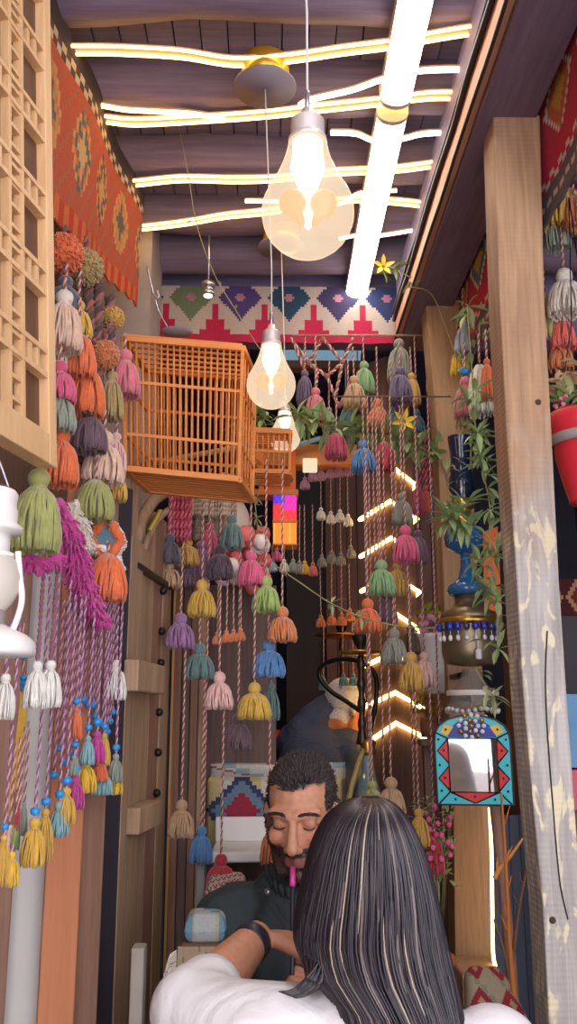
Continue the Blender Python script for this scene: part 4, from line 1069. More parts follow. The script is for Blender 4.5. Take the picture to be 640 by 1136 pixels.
for pts in ([(0.19,0.73),(0.05,0.595),(0.19,0.46)],[(0.19,0.43),(0.05,0.295),(0.19,0.16)],[(0.81,0.73),(0.95,0.595),(0.81,0.46)],[(0.81,0.43),(0.95,0.295),(0.81,0.16)],[(0.20,0.145),(0.5,0.03),(0.80,0.145)],[(0.19,0.73),(0.81,0.73)],[(0.19,0.15),(0.81,0.15)],[(0.19,0.15),(0.04,0.02)],[(0.81,0.15),(0.96,0.02)],[(0.19,0.73),(0.03,0.80)],[(0.81,0.73),(0.97,0.80)],[(0.19,0.15),(0.19,0.73)],[(0.81,0.15),(0.81,0.73)]):
    m.tube([MP(u,v,0.0148) for u,v in pts],0.0022,5)
m.build('black_outlines', M_BK, t)
fan = [(0.19,0.745),(0.81,0.745)]+[(0.5+0.31*math.cos(PI*k/10),0.745+0.20*math.sin(PI*k/10)) for k in range(1,10)]
plate(fan,0.0135,0.015,'blue_fan',M_BL,t)
for pts in ([(0.10,0.80),(0.19,0.76),(0.27,0.86),(0.16,0.885)],[(0.90,0.80),(0.81,0.76),(0.73,0.86),(0.84,0.885)]): plate(pts,0.0135,0.0155,'yellow_patch',M_YE,t)
m = MB()
for (u,v) in ((0.07,0.44),(0.07,0.72),(0.93,0.44),(0.93,0.72),(0.13,0.6),(0.13,0.3),(0.87,0.6),(0.87,0.3),(0.25,0.07),(0.75,0.07),(0.5,0.1),(0.17,0.83),(0.83,0.83),(0.08,0.16),(0.92,0.16)):
    m = MB(); m.ball(MP(u,v,0.0148),(0.0035,0.0025,0.0035),8,5); m.build('painted_dot', M_BK, t)
mm_, nt_, b_ = newmat('mirror_glass'); b_.inputs['Metallic'].default_value = 1; b_.inputs['Roughness'].default_value = 0.03; b_.inputs['Base Color'].default_value = (0.86,0.85,0.86,1)
plate([(0.195,0.155),(0.805,0.155),(0.805,0.735),(0.195,0.735)],0.0135,0.016,'mirror_glass',mm_,t)
m = MB(); m.tube([MP(0.5,0.98,0.005),U(523,772,2.70),U(522,745,2.93)],0.002,5); m.build('hanging_wire', M_STEEL, t)

t = thing('bead_medallion', tuple(MP(0.5,0.97,0.02)), 'round medallion of gold and crystal beads hanging over the mirror top', 'medallion')
for ring,(nn,rad) in enumerate(((1,0.0),(7,0.017),(12,0.033))):
    for k in range(nn):
        a = 2*PI*k/nn; m = MB(); p = MP(0.5,0.87,0.022)+Vector((rad*math.cos(a)*math.cos(MT),-rad*math.cos(a)*math.sin(MT),rad*math.sin(a)*0.9)); m.ball(p,0.0065,10,7)
        m.build('bead', M_BRASS if (k+ring) % 3 == 0 else plain('crystal',(222,220,222),0.08,spec=0.9), t)
m = MB(); m.tube([MP(0.5,0.90,0.022),MP(0.5,1.02,0.02)],0.0012,5); m.build('thread', M_STEEL, t)

# ------------------------------------------------------------ plants
def vine(name, pts, label, Y, nleaf, L=0.05, wd=0.016, mat=None, palmate=0.35, r=0.0022, spread=0.02):
    P = [U(a,b,Y if not isinstance(Y,(list,tuple)) else Y[i]) for i,(a,b) in enumerate(pts)]
    c = curve(P,8); t = thing(name, tuple(P[0]), label, 'vine')
    m = MB(); m.tube(c,r,5); m.build('stem', M_STEM, t)
    m = MB()
    for i in range(nleaf):
        p = c[R.randrange(len(c))]; d = rdir(); d.z = d.z*0.5+0.1; p = p+d*spread*R.random()
        if R.random() < palmate: palm(m,p,d,5,L,wd,1.0)
        else: leaf(m,p,d,L*R.uniform(0.7,1.2),wd)
    m.build('leaves', mat or M_LEAF, t); return t
vine('climbing_vine',[(328,462),(345,466),(362,474),(385,472),(405,480),(430,484),(455,492),(480,503),(498,512)],'leafy green vine strung across under the knotted net',2.98,52,0.085,0.03,M_LEAF,0.5)
vine('climbing_vine',[(268,470),(285,462),(300,468),(318,478),(336,470)],'leafy vine over the small birdcage, left of the net',3.3,34,0.075,0.026,M_LEAF,0.4)
vine('climbing_vine',[(306,628),(335,648),(365,668),(400,684),(440,694),(482,697)],'thin bare vine sagging across the curtain in front of the lower tassels',2.7,11,0.045,0.012,M_LEAF2,0.15)
vine('climbing_vine',[(518,340),(524,420),(527,470),(535,520),(543,560),(543,600),(549,650),(552,700),(550,735)],'leafy vine climbing between the two posts beside the oil lamp',2.45,60,0.06,0.02,M_LEAF,0.55,spread=0.04)
vine('climbing_vine',[(196,126),(208,190),(219,252),(238,305),(262,345),(286,384),(300,400)],'thin vine slanting down left of the middle bulb cord',2.5,9,0.026,0.008,M_LEAF2,0.2,0.0015)
vine('climbing_vine',[(450,318),(478,326),(496,368),(505,392),(520,420)],'thin vine curling round the head of the sawn post',2.8,7,0.03,0.009,M_LEAF2,0.2,0.0018)
vine('climbing_vine',[(283,480),(279,520),(283,560),(286,600),(281,640)],'light green vine hanging down past the orange lantern left side',2.93,18,0.035,0.011,M_LEAF2,0.4)
vine('climbing_vine',[(519,556),(510,568),(500,575),(512,580),(524,584)],'spray of long green leaves between the lamp chimney and its blue font',2.5,22,0.075,0.02,M_LEAF,0.6)
vine('climbing_vine',[(420,300),(432,296),(450,305),(463,312)],'short vine by the end of the farther linear lamp',2.9,6,0.05,0.015,M_LEAF,0.3)
vine('climbing_vine',[(528,742),(538,760),(548,775),(545,792)],'pale-leaved vine twig in front of the glass dish',2.5,9,0.06,0.014,M_LEAF2,0.3)
def flower(px,py,Y,col,L,n,label,parent=None):
    t = thing('flower', tuple(U(px,py,Y)), label, 'flower'); p = U(px,py,Y); m = MB()
    for i in range(n):
        a = 2*PI*i/n+0.3; leaf(m,p,(math.cos(a),-0.5,math.sin(a)),L,L*0.36,up=(0,-1,0),droop=0.1)
    m.build('petals', col, t); m = MB(); m.ball(p+Vector((0,-0.006,0)),L*0.13,8,6); m.build('centre', plain('flower_centre',(180,120,30),0.6), t)
    m = MB(); m.tube([p+Vector((0,0.004,0)),p+Vector((0.01,0.02,-0.02)),p+Vector((0.03,0.03,-0.035))],0.0015,5); m.build('stalk', M_STEM, t)
flower(448,468,2.93,M_LEAFY,0.05,6,'yellow star-shaped flower on the vine left of the sawn post')
flower(425,296,2.86,M_LEAFY,0.045,5,'yellow flower beside the far end of the linear lamp')
# bare twigs at the lower right
for k,(pts,Y,mt,lab) in enumerate([(((556,880),(560,940),(563,1000),(566,1060),(574,1140)),2.25,plain('twig_orange',(206,124,52),0.7),'orange dry stem running down left of the near post'),(((580,930),(566,950),(553,966),(549,975)),2.3,plain('twig_ochre',(214,150,70),0.7),'forked yellow twig between the posts, pointing left'),(((548,1020),(560,1060),(566,1100),(562,1150)),2.35,plain('twig_grey',(120,96,80),0.8),'grey twig crossing behind the orange stem'),(((586,955),(577,1000),(570,1050),(560,1110)),2.4,plain('twig_brown',(110,80,62),0.8),'brown twig leaning behind the near post')]):
    t = thing('dry_stem', tuple(U(pts[-1][0],pts[-1][1],Y)), lab, 'twig'); m = MB(); c = curve([U(a,b,Y) for a,b in pts],6); m.tube(c,[lerp(0.003,0.007,i/(len(c)-1)) for i in range(len(c))],6); 
    for i in range(4):
        p = c[R.randrange(3,len(c)-3)]; m2 = [p,p+Vector((R.uniform(-.03,.03),0,R.uniform(.02,.05)))]; m.tube(m2,[0.003,0.001],5)
    m.build('branch', mt, t)
pl = thing('wooden_pole', tuple(U(560,1150,2.7)), 'slim leaning brown pole between the two posts, low right', 'pole'); m = MB(); m.tube([U(547,880,2.72),U(556,960,2.7),U(566,1060,2.66),U(573,1180,2.64)],0.016,9); m.build('shaft', W_BROWN, pl)
led_pts = [U(543,896,2.80),U(545,940,2.80),U(546,1000,2.80),U(547,1058,2.80),U(551,1075,2.78),U(558,1094,2.74)]
t = thing('led_strip', tuple(led_pts[0]), 'vertical warm light strip beside the sawn post foot, below the mirror', 'light strip'); m = MB(); m.tube(curve(led_pts,4),0.005,6); m.build('led_line', E_LED, t)
# orange cloth, blue-grey boards behind the posts at the right
m = MB(); a = U(547,600,2.9); m.hexa([U(538,700,2.9),U(558,706,2.9),U(558,706,2.9)+Vector((0,.006,0)),U(538,700,2.9)+Vector((0,.006,0)),U(536,590,2.9),U(552,584,2.9),U(552,584,2.9)+Vector((0,.006,0)),U(536,590,2.9)+Vector((0,.006,0))]); o = m.build('orange_cloth', yarn('orange'), smooth=False); tag(o,'strip of orange cloth hanging behind the vine between the posts','cloth')
t = thing('blue_screen', tuple(U(565,1000,3.4)), 'blue-grey slatted board behind the twigs between the posts', 'screen')
for i in range(5):
    a = U(538+i*11,820,3.4); m = MB(); m.box((a.x,3.4,0),(a.x+0.034,3.42,U(560,905,3.4).z)); m.build('slat', plain('slate_board',(96,108,130),0.7,var=0.2,scale=12), t, smooth=False)
# red flower pot hung at the right edge
YR = 2.2
t = thing('flower_pot', tuple(U(650,560,YR)), 'bright red plastic flower pot hanging at the right edge of the picture', 'flower pot')
m = MB(); plathe(m,650,YR,[(36,459),(40,463),(40,484),(37,486),(36,492),(33,496),(33,505),(29,525),(24,545),(21,556),(22,558),(10,560)],36); m.build('pot', plain('red_plastic',(206,44,56),0.35,var=0.06,scale=10), t)
m = MB(); plathe(m,650,YR,[(40,484),(41,487),(41,493),(37,495)],36,cap=False); m.build('grey_band', plain('grey_band',(150,142,138),0.5), t)
m = MB(); c = U(650,458,YR); m.lathe([(0.078,0),(0.05,0.008)],c,20); m.build('soil', plain('soil',(60,46,40),0.95), t)
m = MB(); 
for i in range(30): d = rdir(); d.z = abs(d.z)+0.3; p = c+Vector((R.uniform(-.07,.05),R.uniform(-.05,.05),R.uniform(0,.05))); leaf(m,p,d,0.05,0.03)
m.build('leaves', M_LEAF, t); m = MB()
for i in range(70): d = rdir(); p = c+Vector((R.uniform(-.085,.05),R.uniform(-.06,.06),R.uniform(.06,.12))); leaf(m,p,d,0.045,0.026,droop=0.7)
m.build('dry_leaves', M_DRY, t); m = MB()
for i in range(10): p = c+Vector((R.uniform(-.085,-.06),R.uniform(-.05,.02),R.uniform(.0,.04))); m.ball(p,0.006,6,5)
m.build('pink_buds', yarn('pink'), t)
m = MB()
for s in (-1,1): m.tube([c+Vector((s*0.07,0,0)),c+Vector((s*0.02,0.0,0.25)),(c.x,YR,2.8)],0.0018,5)
m.build('hanging_wires', M_BLACK, t)
# shelf with woven runner, cabinet and boxes at the far right
YS = 3.6
def wbox(name,l,r,t_,b_,Y,dep,mat,label,cat,bv=0.004,b0=None):
    a = U(l,b_,Y); b = U(r,t_,Y); m = MB(); m.box((a.x,Y,a.z if b0 is None else b0),(b.x,Y+dep,b.z)); o = m.build(name,mat,smooth=False); bevel(o,bv); return tag(o,label,cat)
wbox('cabinet',596,760,682,900,YS,0.4,plain('cabinet_dark',(66,62,66),0.6,var=0.2,scale=6),'dark cabinet behind the near post at the far right','cabinet',b0=0.0)
kilim('woven_runner',lambda u,v: (lerp(U(596,660,YS).x,U(760,660,YS).x,u),YS-0.012-0.004*(1-v),lerp(U(620,683,YS).z,U(620,643,YS).z,v)),60,9,
  lambda i,j,nu,nv: (92,44,46) if (abs((i % 10)-5)+abs(j-4)) > 4 else ((196,150,110) if (abs((i % 10)-5)+abs(j-4)) > 2 else (128,52,52)),'dark red woven runner with pale diamonds on the far right cabinet','runner')
wbox('storage_box',626,720,770,852,2.95,0.12,plain('box_blue',(110,164,206),0.6,var=0.2,scale=8),'light blue box at the right edge behind the near post','box')
wbox('storage_box',627,720,854,900,2.93,0.14,plain('box_pink',(222,96,118),0.6,var=0.15,scale=8),'coral-pink box under the light blue one at the right edge','box')
wbox('box_table',624,740,901,930,2.88,0.24,W_DARK,'dark table edge under the pink box at the right edge','table',b0=0.0)

# kilim cushion on the bench, bottom right
def cushion(name, fn, colfn, label, nu=40, nv=30, th=0.05, cat='cushion'):
    m = MB(); 
    G = [[None]*(nu+1) for _ in range(nv+1)]; B = [[None]*(nu+1) for _ in range(nv+1)]
    for j in range(nv+1):
        for i in range(nu+1):
            u=i/nu; v=j/nv; p,n_ = fn(u,v); e = (max(0,1-abs(2*u-1)**6)*max(0,1-abs(2*v-1)**6))**0.5
            G[j][i] = Vector(p)+Vector(n_)*th*e; B[j][i] = Vector(p)-Vector(n_)*th*e*0.8
    for j in range(nv):
        for i in range(nu):
            m.col = rgb(*colfn(i,j,nu,nv)); m.quad(G[j][i],G[j][i+1],G[j+1][i+1],G[j+1][i]); m.quad(B[j][i],B[j+1][i],B[j+1][i+1],B[j][i+1])
    return tag(m.build(name, colattr('kilim_weave')),label,cat)
def cc(i,j,nu,nv):
    w_ = abs((i % 20)-10)+abs((j % 18)-6)*1.1
    if w_ < 3: return (206,178,140)
    if w_ < 8: return (178,60,78)
    if (i//4+j//5) % 5 == 0: return (172,178,152)
    return (204,194,168)
a,b,c_,d_ = U(517,1150,2.12),U(596,1160,2.12),U(514,1086,2.45),U(556,1086,2.45)
cushion('seat_cushion',lambda u,v:(a.lerp(b,u).lerp(c_.lerp(d_,u),v),(0,-0.2,1)),cc,'kilim cushion with dark pink stepped motif on the bench at the lower right')
m = MB(); m.hexa([Vector((a.x,a.y,0)),Vector((b.x,b.y,0)),Vector((d_.x,d_.y,0)),Vector((c_.x,c_.y,0)),a-Vector((0,0,.04)),b-Vector((0,0,.04)),d_-Vector((0,0,.04)),c_-Vector((0,0,.04))]); tag(m.build('bench_box',W_BROWN,smooth=False),'brown bench under the pink-motif kilim cushion at the lower right','bench')

# ------------------------------------------------------------ the room beyond the curtain
# brown plank wall to the right of the dark glass
m = MB()
for i in range(11):
    l = 362+i*12; a = U(l,700,4.6); b = U(l+12,700,4.6); m.box((a.x+0.002,4.6+R.uniform(0,0.012),0),(b.x-0.002,4.64,2.95))
struct('trim_13', m, wood('far_planks',(84,66,62),(124,98,88),'z',6))
m = MB(); a = U(318,700,4.7); b = U(362,700,4.7); m.box((a.x,4.70,0),(b.x,4.74,2.9)); struct('trim_14', m, plain('dark_glass',(34,34,40),0.6))
# orange beam shelf, blue tube and pale awning behind the net
t = thing('wooden_shelf', tuple(U(330,518,3.66)), 'orange-brown wooden beam shelf behind the vine, above the lilac mini tassels', 'shelf')
m = MB(); a = U(264,515,3.66); b = U(396,493,3.66); m.box((a.x,3.66,a.z),(b.x,3.76,b.z)); bevel(m.build('beam', W_ORANGE, t, smooth=False),0.004)
for xx in (a.x+0.04,b.x-0.04): m = MB(); m.tube([(xx,3.71,b.z-0.01),(xx,3.71,3.66)],0.003,6); m.build('hanging_wire', M_STEEL, t)
m = MB(); m.tube([U(322,496,3.62),U(356,486,3.62)],0.010,10); tag(m.build('blue_tube', plain('tube_blue',(150,200,214),0.4)),'pale blue tube lying along the orange beam shelf','tube')
m = MB()
n = 12; l = U(300,399,4.1); r = U(404,380,4.1)
rows_ = [[Vector((lerp(l.x,r.x,u/8),4.1+0.2*math.sin(PI*v/n),lerp(U(350,402,4.1).z,U(350,368,4.1).z,v/n)+0.03*math.sin(PI*u/8))) for u in range(9)] for v in range(n+1)]
for v in range(n):
    for u in range(8): m.quad(rows_[v][u],rows_[v][u+1],rows_[v+1][u+1],rows_[v+1][u])
o = m.build('awning', emit('awning_glow',(150,192,216),0.55)); so = o.modifiers.new('solid','SOLIDIFY'); so.thickness = 0.01; tag(o,'pale blue curved awning panel with an added glow, far behind the knotted net','awning')  # glow added to the awning material in place of light falling on it
m = MB(); a = U(296,399,4.05); b = U(404,394,4.05); m.box((a.x,4.05,a.z-0.04),(b.x,4.12,a.z)); t = thing('wooden_rail', tuple((a+b)/2), 'brown rail along the lower edge of the pale blue awning', 'rail'); bevel(m.build('rail_bar',W_BROWN,t,smooth=False))
for xx in (a.x+0.03,b.x-0.03): m = MB(); m.tube([(xx,4.085,a.z-0.01),(xx,4.085,3.655)],0.003,6); m.build('hanging_wire',M_STEEL,t)
wbox('light_box',336,352,508,523,3.635,0.024,emit('cream_glow',(255,236,196),0.9),'small glowing cream light box under the orange beam shelf','lamp')
# orange lantern
YLA = 3.3
t = thing('hanging_lantern', tuple(U(315,604,YLA)), 'square orange cloth lantern with a blue-purple glowing upper pane', 'lantern')
def pane(l,r,t_,b_,name,colfn,nu,nv,es):
    a = U(l,b_,YLA); b = U(r,t_,YLA); m = MB()
    for f in range(4):
        D = b.x-a.x
        for j in range(nv):
            for i in range(nu):
                m.col = rgb(*colfn(i,j,nu,nv)); z0 = lerp(a.z,b.z,j/nv); z1_ = lerp(a.z,b.z,(j+1)/nv); u0,u1 = i/nu,(i+1)/nu
                q = {0:lambda u:(a.x+D*u,YLA),1:lambda u:(b.x,YLA+D*u),2:lambda u:(b.x-D*u,YLA+D),3:lambda u:(a.x,YLA+D-D*u)}[f]
                m.quad(q(u0)+(z0,),q(u1)+(z0,),q(u1)+(z1_,),q(u0)+(z1_,))
    mt,nt,bs = newmat(name+'_cloth'); at = nt.nodes.new('ShaderNodeVertexColor'); at.layer_name='Col'
    nt.links.new(at.outputs[0],bs.inputs['Base Color']); nt.links.new(at.outputs[0],bs.inputs['Emission Color']); bs.inputs['Emission Strength'].default_value=es
    return m.build(name,mt,t,smooth=False)
def up(i,j,nu,nv):
    if j >= nv-3 and i < 6: return [(60,40,220),(80,60,240),(110,50,230)][(i+j) % 3]
    if j >= nv-5 and i > 4: return (190,40,200) if (i+j) % 2 else (226,40,120)
    return (226,40,52) if (i+j) % 3 else (236,60,40)
pane(303,329,548,577,'upper_pane',up,12,8,0.8)
pane(303,329,580,603,'lower_pane',lambda i,j,nu,nv:(246,132,28) if i % 4 else (250,160,60),12,4,0.8)
m = MB(); 
for (l,r,t_,b_) in ((268,331,543,549),(302,330,577,580),(302,330,603,605)):
    a = U(l,b_,YLA); b = U(r,t_,YLA); m = MB(); m.box((a.x,YLA-0.004,a.z),(b.x,YLA+0.09,b.z)); bevel(m.build('wood_frame',W_ORANGE,t,smooth=False),0.002)

for l,r,y0,y1 in ((287,293,498,545),(322,328,500,545),(296,322,520,545)):
    a = U(l,y1,YLA+0.02); b = U(r,y0,YLA+0.02); m = MB(); m.box((a.x,YLA+0.02,a.z),(b.x,YLA+0.026,b.z)); m.build('cloth_strip', plain('lantern_cloth',(240,120,44) if l != 296 else (214,120,70),0.7), t, smooth=False)
m = MB(); a = U(298,528,YLA-0.01); b = U(324,528,YLA-0.01)
for i in range(40): p = a.lerp(b,R.random()); m.tube([p,p+Vector((R.uniform(-.01,.01),-0.004,R.uniform(-.03,-.012)))],0.003,4)
m.build('dark_fringe', yarn('slate'), t)
m = MB(); p = U(312,500,YLA+.04); m.tube([p,(p.x,3.45,2.95)],0.002,5); m.build('cord', M_CORDB, t)
# beige cloths, round lamp, coral flowers
def cloth(name,l,r,t_,b_,Y,col,label,seed):
    rr = random.Random(seed); nu,nv = 16,10; m = MB()
    P = [[Vector((lerp(U(l,600,Y).x,U(r,600,Y).x,i/nu),Y+0.012*math.sin(i*0.9+seed)*(1-j/nv*0.4),lerp(U(l,t_,Y).z,U(l,b_,Y).z,j/nv)+(rr.uniform(-.006,.006) if j == nv else 0))) for i in range(nu+1)] for j in range(nv+1)]
    for j in range(nv):
        for i in range(nu): m.quad(P[j][i],P[j+1][i],P[j+1][i+1],P[j][i+1])
    o = m.build(name, plain('cloth_'+str(seed),col,0.9,var=0.1,scale=14,bump=0.2)); so = o.modifiers.new('solid','SOLIDIFY'); so.thickness = 0.004; return tag(o,label,'cloth')
cloth('beige_cloth',211,262,525,572,2.92,(186,168,146),'upper beige cloth hanging behind the tassel strings below the birdcage',1)
cloth('beige_cloth',211,246,560,600,2.96,(164,148,128),'lower beige cloth showing under the upper one behind the tassel strings',2)
cloth('slate_cloth',204,212,540,600,2.95,(96,98,120),'narrow slate-blue cloth left of the beige cloths',3)
t = thing('round_lamp', tuple(U(262,640,3.1)), 'oval cream lamp shade behind the dark teal tassel, above the coral flowers', 'lamp')
m = MB(); plathe(m,262,3.1,[(2,553),(8,558),(14,570),(16,586),(14,602),(9,612),(6,616)],28); m.build('shade', emit('shade_glow',(236,224,204),0.0) if False else plain('cream_shade',(240,232,214),0.5), t)
m = MB(); plathe(m,262,3.1,[(4,614),(5,625),(9,640),(11,648)],20); m.build('stand', M_WHITE, t)
m = MB(); a = U(262,648,3.1); m.box((a.x-0.1,3.13,0),(a.x+0.14,3.3,a.z)); tag(bevel(m.build('side_cabinet',W_DARK,smooth=False)),'dark side cabinet carrying the cream lamp and the coral flowers','cabinet')
t = thing('flower_bunch', tuple(U(272,648,3.18)), 'bunch of coral-pink blossoms behind the rose-pink curtain tassel', 'flowers')
for i in range(46):
    p = U(R.uniform(246,294),R.uniform(592,650),2.90+R.uniform(0,.2)); m = MB(); m.ball(p,0.028*R.uniform(0.7,1.1),12,8,fl=lambda a,b: 0.14*math.cos(5*b)*math.sin(3*a)); m.build('blossom', plain('coral_petal',(240,120,116),0.7,var=0.2,scale=40) if R.random() < .8 else plain('white_petal',(244,226,220),0.7), t)
m = MB()
for i in range(16): p = U(R.uniform(252,292),R.uniform(600,648),3.16); m.tube([(U(272,648,3.18)),p],0.0025,5)
m.build('stalks', M_LEAFD, t)
for i,(px,py) in enumerate(((277,588),(284,592))): pass

# column wound with a light strip
CX = U(438,700,3.55); 
t = thing('column', (CX.x,3.55,0), 'square dark wood column wound with a golden light strip', 'column')
hw = 0.105
def cq(k): a = PI*1.5+PI/2*k-0.06; return Vector((CX.x+hw*math.cos(a),3.65+hw*math.sin(a),0))
m = MB(); q = [cq(k) for k in range(4)]; m.hexa([Vector((p.x,p.y,0)) for p in q]+[Vector((p.x,p.y,2.9)) for p in q]); bevel(m.build('timber',wood('column_wood',(96,72,62),(144,112,96),'z',7),t,smooth=False),0.004)
t = thing('led_strip', tuple(cq(0)+Vector((0,0,1.0))), 'golden light strip spiralling round the dark wood column', 'light strip')
zt_ = U(436,516,3.55).z; zb_ = U(436,830,3.55).z; pts = []; k = 0; z = zt_
while z > zb_:
    for kk in range(4):
        p = cq(kk); d = (p-Vector((CX.x,3.65,0))).normalized()*0.014; pts.append(Vector((p.x+d.x,p.y+d.y,z-(0,.058,.14,.205)[kk]+R.uniform(-.006,.006))))
    z -= 0.152 if z > 1.55 else 0.115
m = MB(); m.tube(pts,0.009,6); m.build('led_line', E_LED, t)
# white pot with pink flowers at right, yellow-green plant below
t = thing('flower_pot', tuple(U(484,772,3.05)), 'white pot with pink flowers and yellow-green leaves left of the brass lamp body', 'flower pot')
m = MB(); plathe(m,486,3.05,[(24,704),(25,708),(22,712),(20,740),(17,768),(12,770)],28); m.build('pot',M_WHITE,t)
m = MB(); c = U(484,704,3.05)
for i in range(60): d = rdir(); d.z = abs(d.z)+.2; leaf(m,c+Vector((R.uniform(-.06,.05),R.uniform(-.05,.05),R.uniform(0,.08))),d,0.05,0.02)
m.build('leaves', plain('leaf_lime',(176,186,72),0.5,var=0.3,scale=25), t); m = MB()
for i in range(26): m.ball(c+Vector((R.uniform(-.06,.03),R.uniform(-.07,-.02),R.uniform(0,.055))),0.011,8,5)
m.build('pink_blossoms', plain('pink_petal',(226,150,196),0.7,var=0.2,scale=40), t)
m = MB(); a = U(486,770,3.05); m.lathe([(0.09,0),(0.09,a.z-0.03)],(a.x,3.05,0),16); tag(m.build('plant_stand',W_DARK),'dark stand under the white flower pot','stand') if False else None
m = MB(); a = U(462,820,3.1); b = U(500,770,3.1); m.box((a.x,3.0,a.z-0.02),(b.x,3.22,a.z)); m.box((a.x+0.02,3.08,0),(a.x+0.05,3.12,a.z)); m.box((b.x-0.05,3.08,0),(b.x-0.02,3.12,a.z)); tag(bevel(m.build('plant_table',W_DARK,smooth=False)),'small dark plant table behind the mirror left edge','table')
t = thing('potted_plant', tuple(U(483,818,3.12)), 'leafy ochre-green plant left of the mirror top', 'plant')
m = MB(); plathe(m,480,3.12,[(14,800),(13,818)],20); m.build('pot',plain('clay_pot',(150,96,70),0.7),t); m = MB(); c = U(482,798,3.12)
for i in range(60): d = rdir(); d.z = abs(d.z); leaf(m,c+Vector((R.uniform(-.06,.06),R.uniform(-.05,.05),R.uniform(0,.1))),d,0.055,0.024)
m.build('leaves', plain('leaf_ochre',(190,158,62),0.5,var=0.35,scale=25), t)
t = thing('potted_plant', tuple(U(490,985,2.82)), 'small pink-flowered bush between the woman\'s hair and the sawn post', 'plant')
m = MB(); c = U(485,985,2.82)
for i in range(120): d = rdir(); d.z = abs(d.z); leaf(m,c+Vector((R.uniform(-.05,.05),R.uniform(-.05,.05),R.uniform(0,.26))),d,0.035,0.014)
m.build('leaves', M_LEAF, t); m = MB()
for i in range(24): m.ball(c+Vector((R.uniform(-.05,.04),R.uniform(-.07,.0),R.uniform(.05,.25))),0.009,8,5)
m.build('pink_blossoms', plain('pink_petal2',(222,96,140),0.7), t); m = MB()
for i in range(10): m.tube([c-Vector((0,0,0.2)),c+Vector((R.uniform(-.05,.05),0,R.uniform(.1,.25)))],0.003,5)
m.build('stems', M_STEM, t); m = MB(); m.lathe([(0.04,0.0),(0.055,c.z-0.18)],(c.x-0.012,c.y,0),20); m.build('pot', plain('clay_pot',(150,96,70),0.7), t)

# hookahs with brass trays
def hookah(px, py_tray, py_base, Y, rpx, label, vase=True):
    b = U(px,py_base,Y); t = thing('hookah', (b.x,Y,b.z if not vase else U(px,905,Y).z), label, 'hookah'); x = b.x
    tr = U(px,py_tray,Y); r = rpx*Y/F
    m = MB(); m.lathe([(0.001,-0.004),(r*0.5,-0.004),(r,0.004),(r*1.02,0.010),(r*0.98,0.009),(r*0.5,0.002),(0.001,0.002)],(x,Y,tr.z),32,cap=False); m.build('tray',M_BRASS,t)
    m = MB(); m.lathe([(0.012,0),(0.014,0.012),(0.011,0.02),(0.024,0.04),(0.030,0.062),(0.027,0.064),(0.012,0.055)],(x,Y,tr.z),20); m.build('bowl',M_BLACK,t)
    pr = []; zt = tr.z; zb = b.z; N = 26
    for i in range(N+1):
        f = i/N; pr.append((0.009+0.006*(0.5+0.5*math.cos(f*PI*9))+(0.006 if f < 0.12 else 0),lerp(zb,zt,f)))
    m = MB(); m.lathe(pr,(x,Y,0),16); m.build('stem',plain('hookah_stem',(70,60,50),0.3,metal=0.6),t)
    return t,x,b
t,x,b = hookah(402,726,826,3.02,26,'nearer hookah with a brass tray and clear glass vase, above the woman\'s head')
m = MB(); plathe(m,408,3.02,[(7,820),(10,824),(8,829),(10,834),(7,838)],20); m.build('gilt_collar',M_BRASS,t)
m = MB(); plathe(m,409,3.02,[(6,836),(7,850),(9,862),(16,885),(22,915),(22,945),(14,955)],24,cap=False); m.build('glass_vase',glass('vase_glass',(176,200,204),0.05,0.5),t)
m = MB(); m.tube(curve([U(403,832,3.0),U(398,846,2.98),U(391,870,2.96),U(384,900,2.94),U(370,960,2.9)],6),0.009,8); m.build('hose',plain('hose_gold',(176,160,96),0.5,var=0.4,scale=60),t)
t2,x2,b2 = hookah(380,707,790,4.25,30,'farther hookah with a thin round tray behind the orange tassel')
m = MB(); plathe(m,380,4.25,[(5,788),(9,810),(18,840),(20,870),(14,880)],20); m.build('vase',plain('hookah_vase',(70,64,70),0.15),t2)
for hx,hy,pz,lab in ((x,3.02,U(409,955,3.02).z,'low dark table under the nearer hookah'),(x2,4.25,U(380,880,4.25).z,'low dark table under the farther hookah')):
    m = MB(); m.box((hx-0.085,hy-0.09,pz-0.03),(hx+0.085,hy+0.09,pz)); m.box((hx-0.08,hy-0.08,0),(hx-0.055,hy-0.055,pz)); m.box((hx+0.055,hy-0.08,0),(hx+0.08,hy-0.055,pz)); m.box((hx-0.08,hy+.055,0),(hx-0.055,hy+.08,pz)); m.box((hx+0.055,hy+.055,0),(hx+0.08,hy+.08,pz)); tag(bevel(m.build('low_table',W_DARK,smooth=False)),lab,'table')
# hoop-backed chair
YH = 3.3
t = thing('metal_chair', tuple(U(385,1100,YH)), 'dark metal chair with a round hoop back, around the old man\'s head', 'chair')
hp = [(404,792),(384,778),(366,766),(355,752),(356,741),(366,734),(384,731),(402,735),(414,745),(418,760),(416,785),(411,812),(408,850),(406,900)]
m = MB(); m.tube(curve([U(a,b,YH+0.0+0.06*math.sin(i*0.5)) for i,(a,b) in enumerate(hp)],6),0.009,9); m.build('hoop_back',plain('dark_green_metal',(44,44,40),0.25,metal=0.6),t)
c = U(385,930,YH); m = MB(); m.lathe([(0.18,-0.02),(0.19,0),(0.18,0.015)],(c.x,YH+0.12,c.z),24); m.build('seat',M_BLACK,t)
for dx_ in (-0.13,0.13):
    for dy_ in (0.0,0.24): m = MB(); m.tube([(c.x+dx_,YH+dy_,0),(c.x+dx_*0.9,YH+dy_,c.z)],0.011,8); m.build('leg',M_BLACK,t)

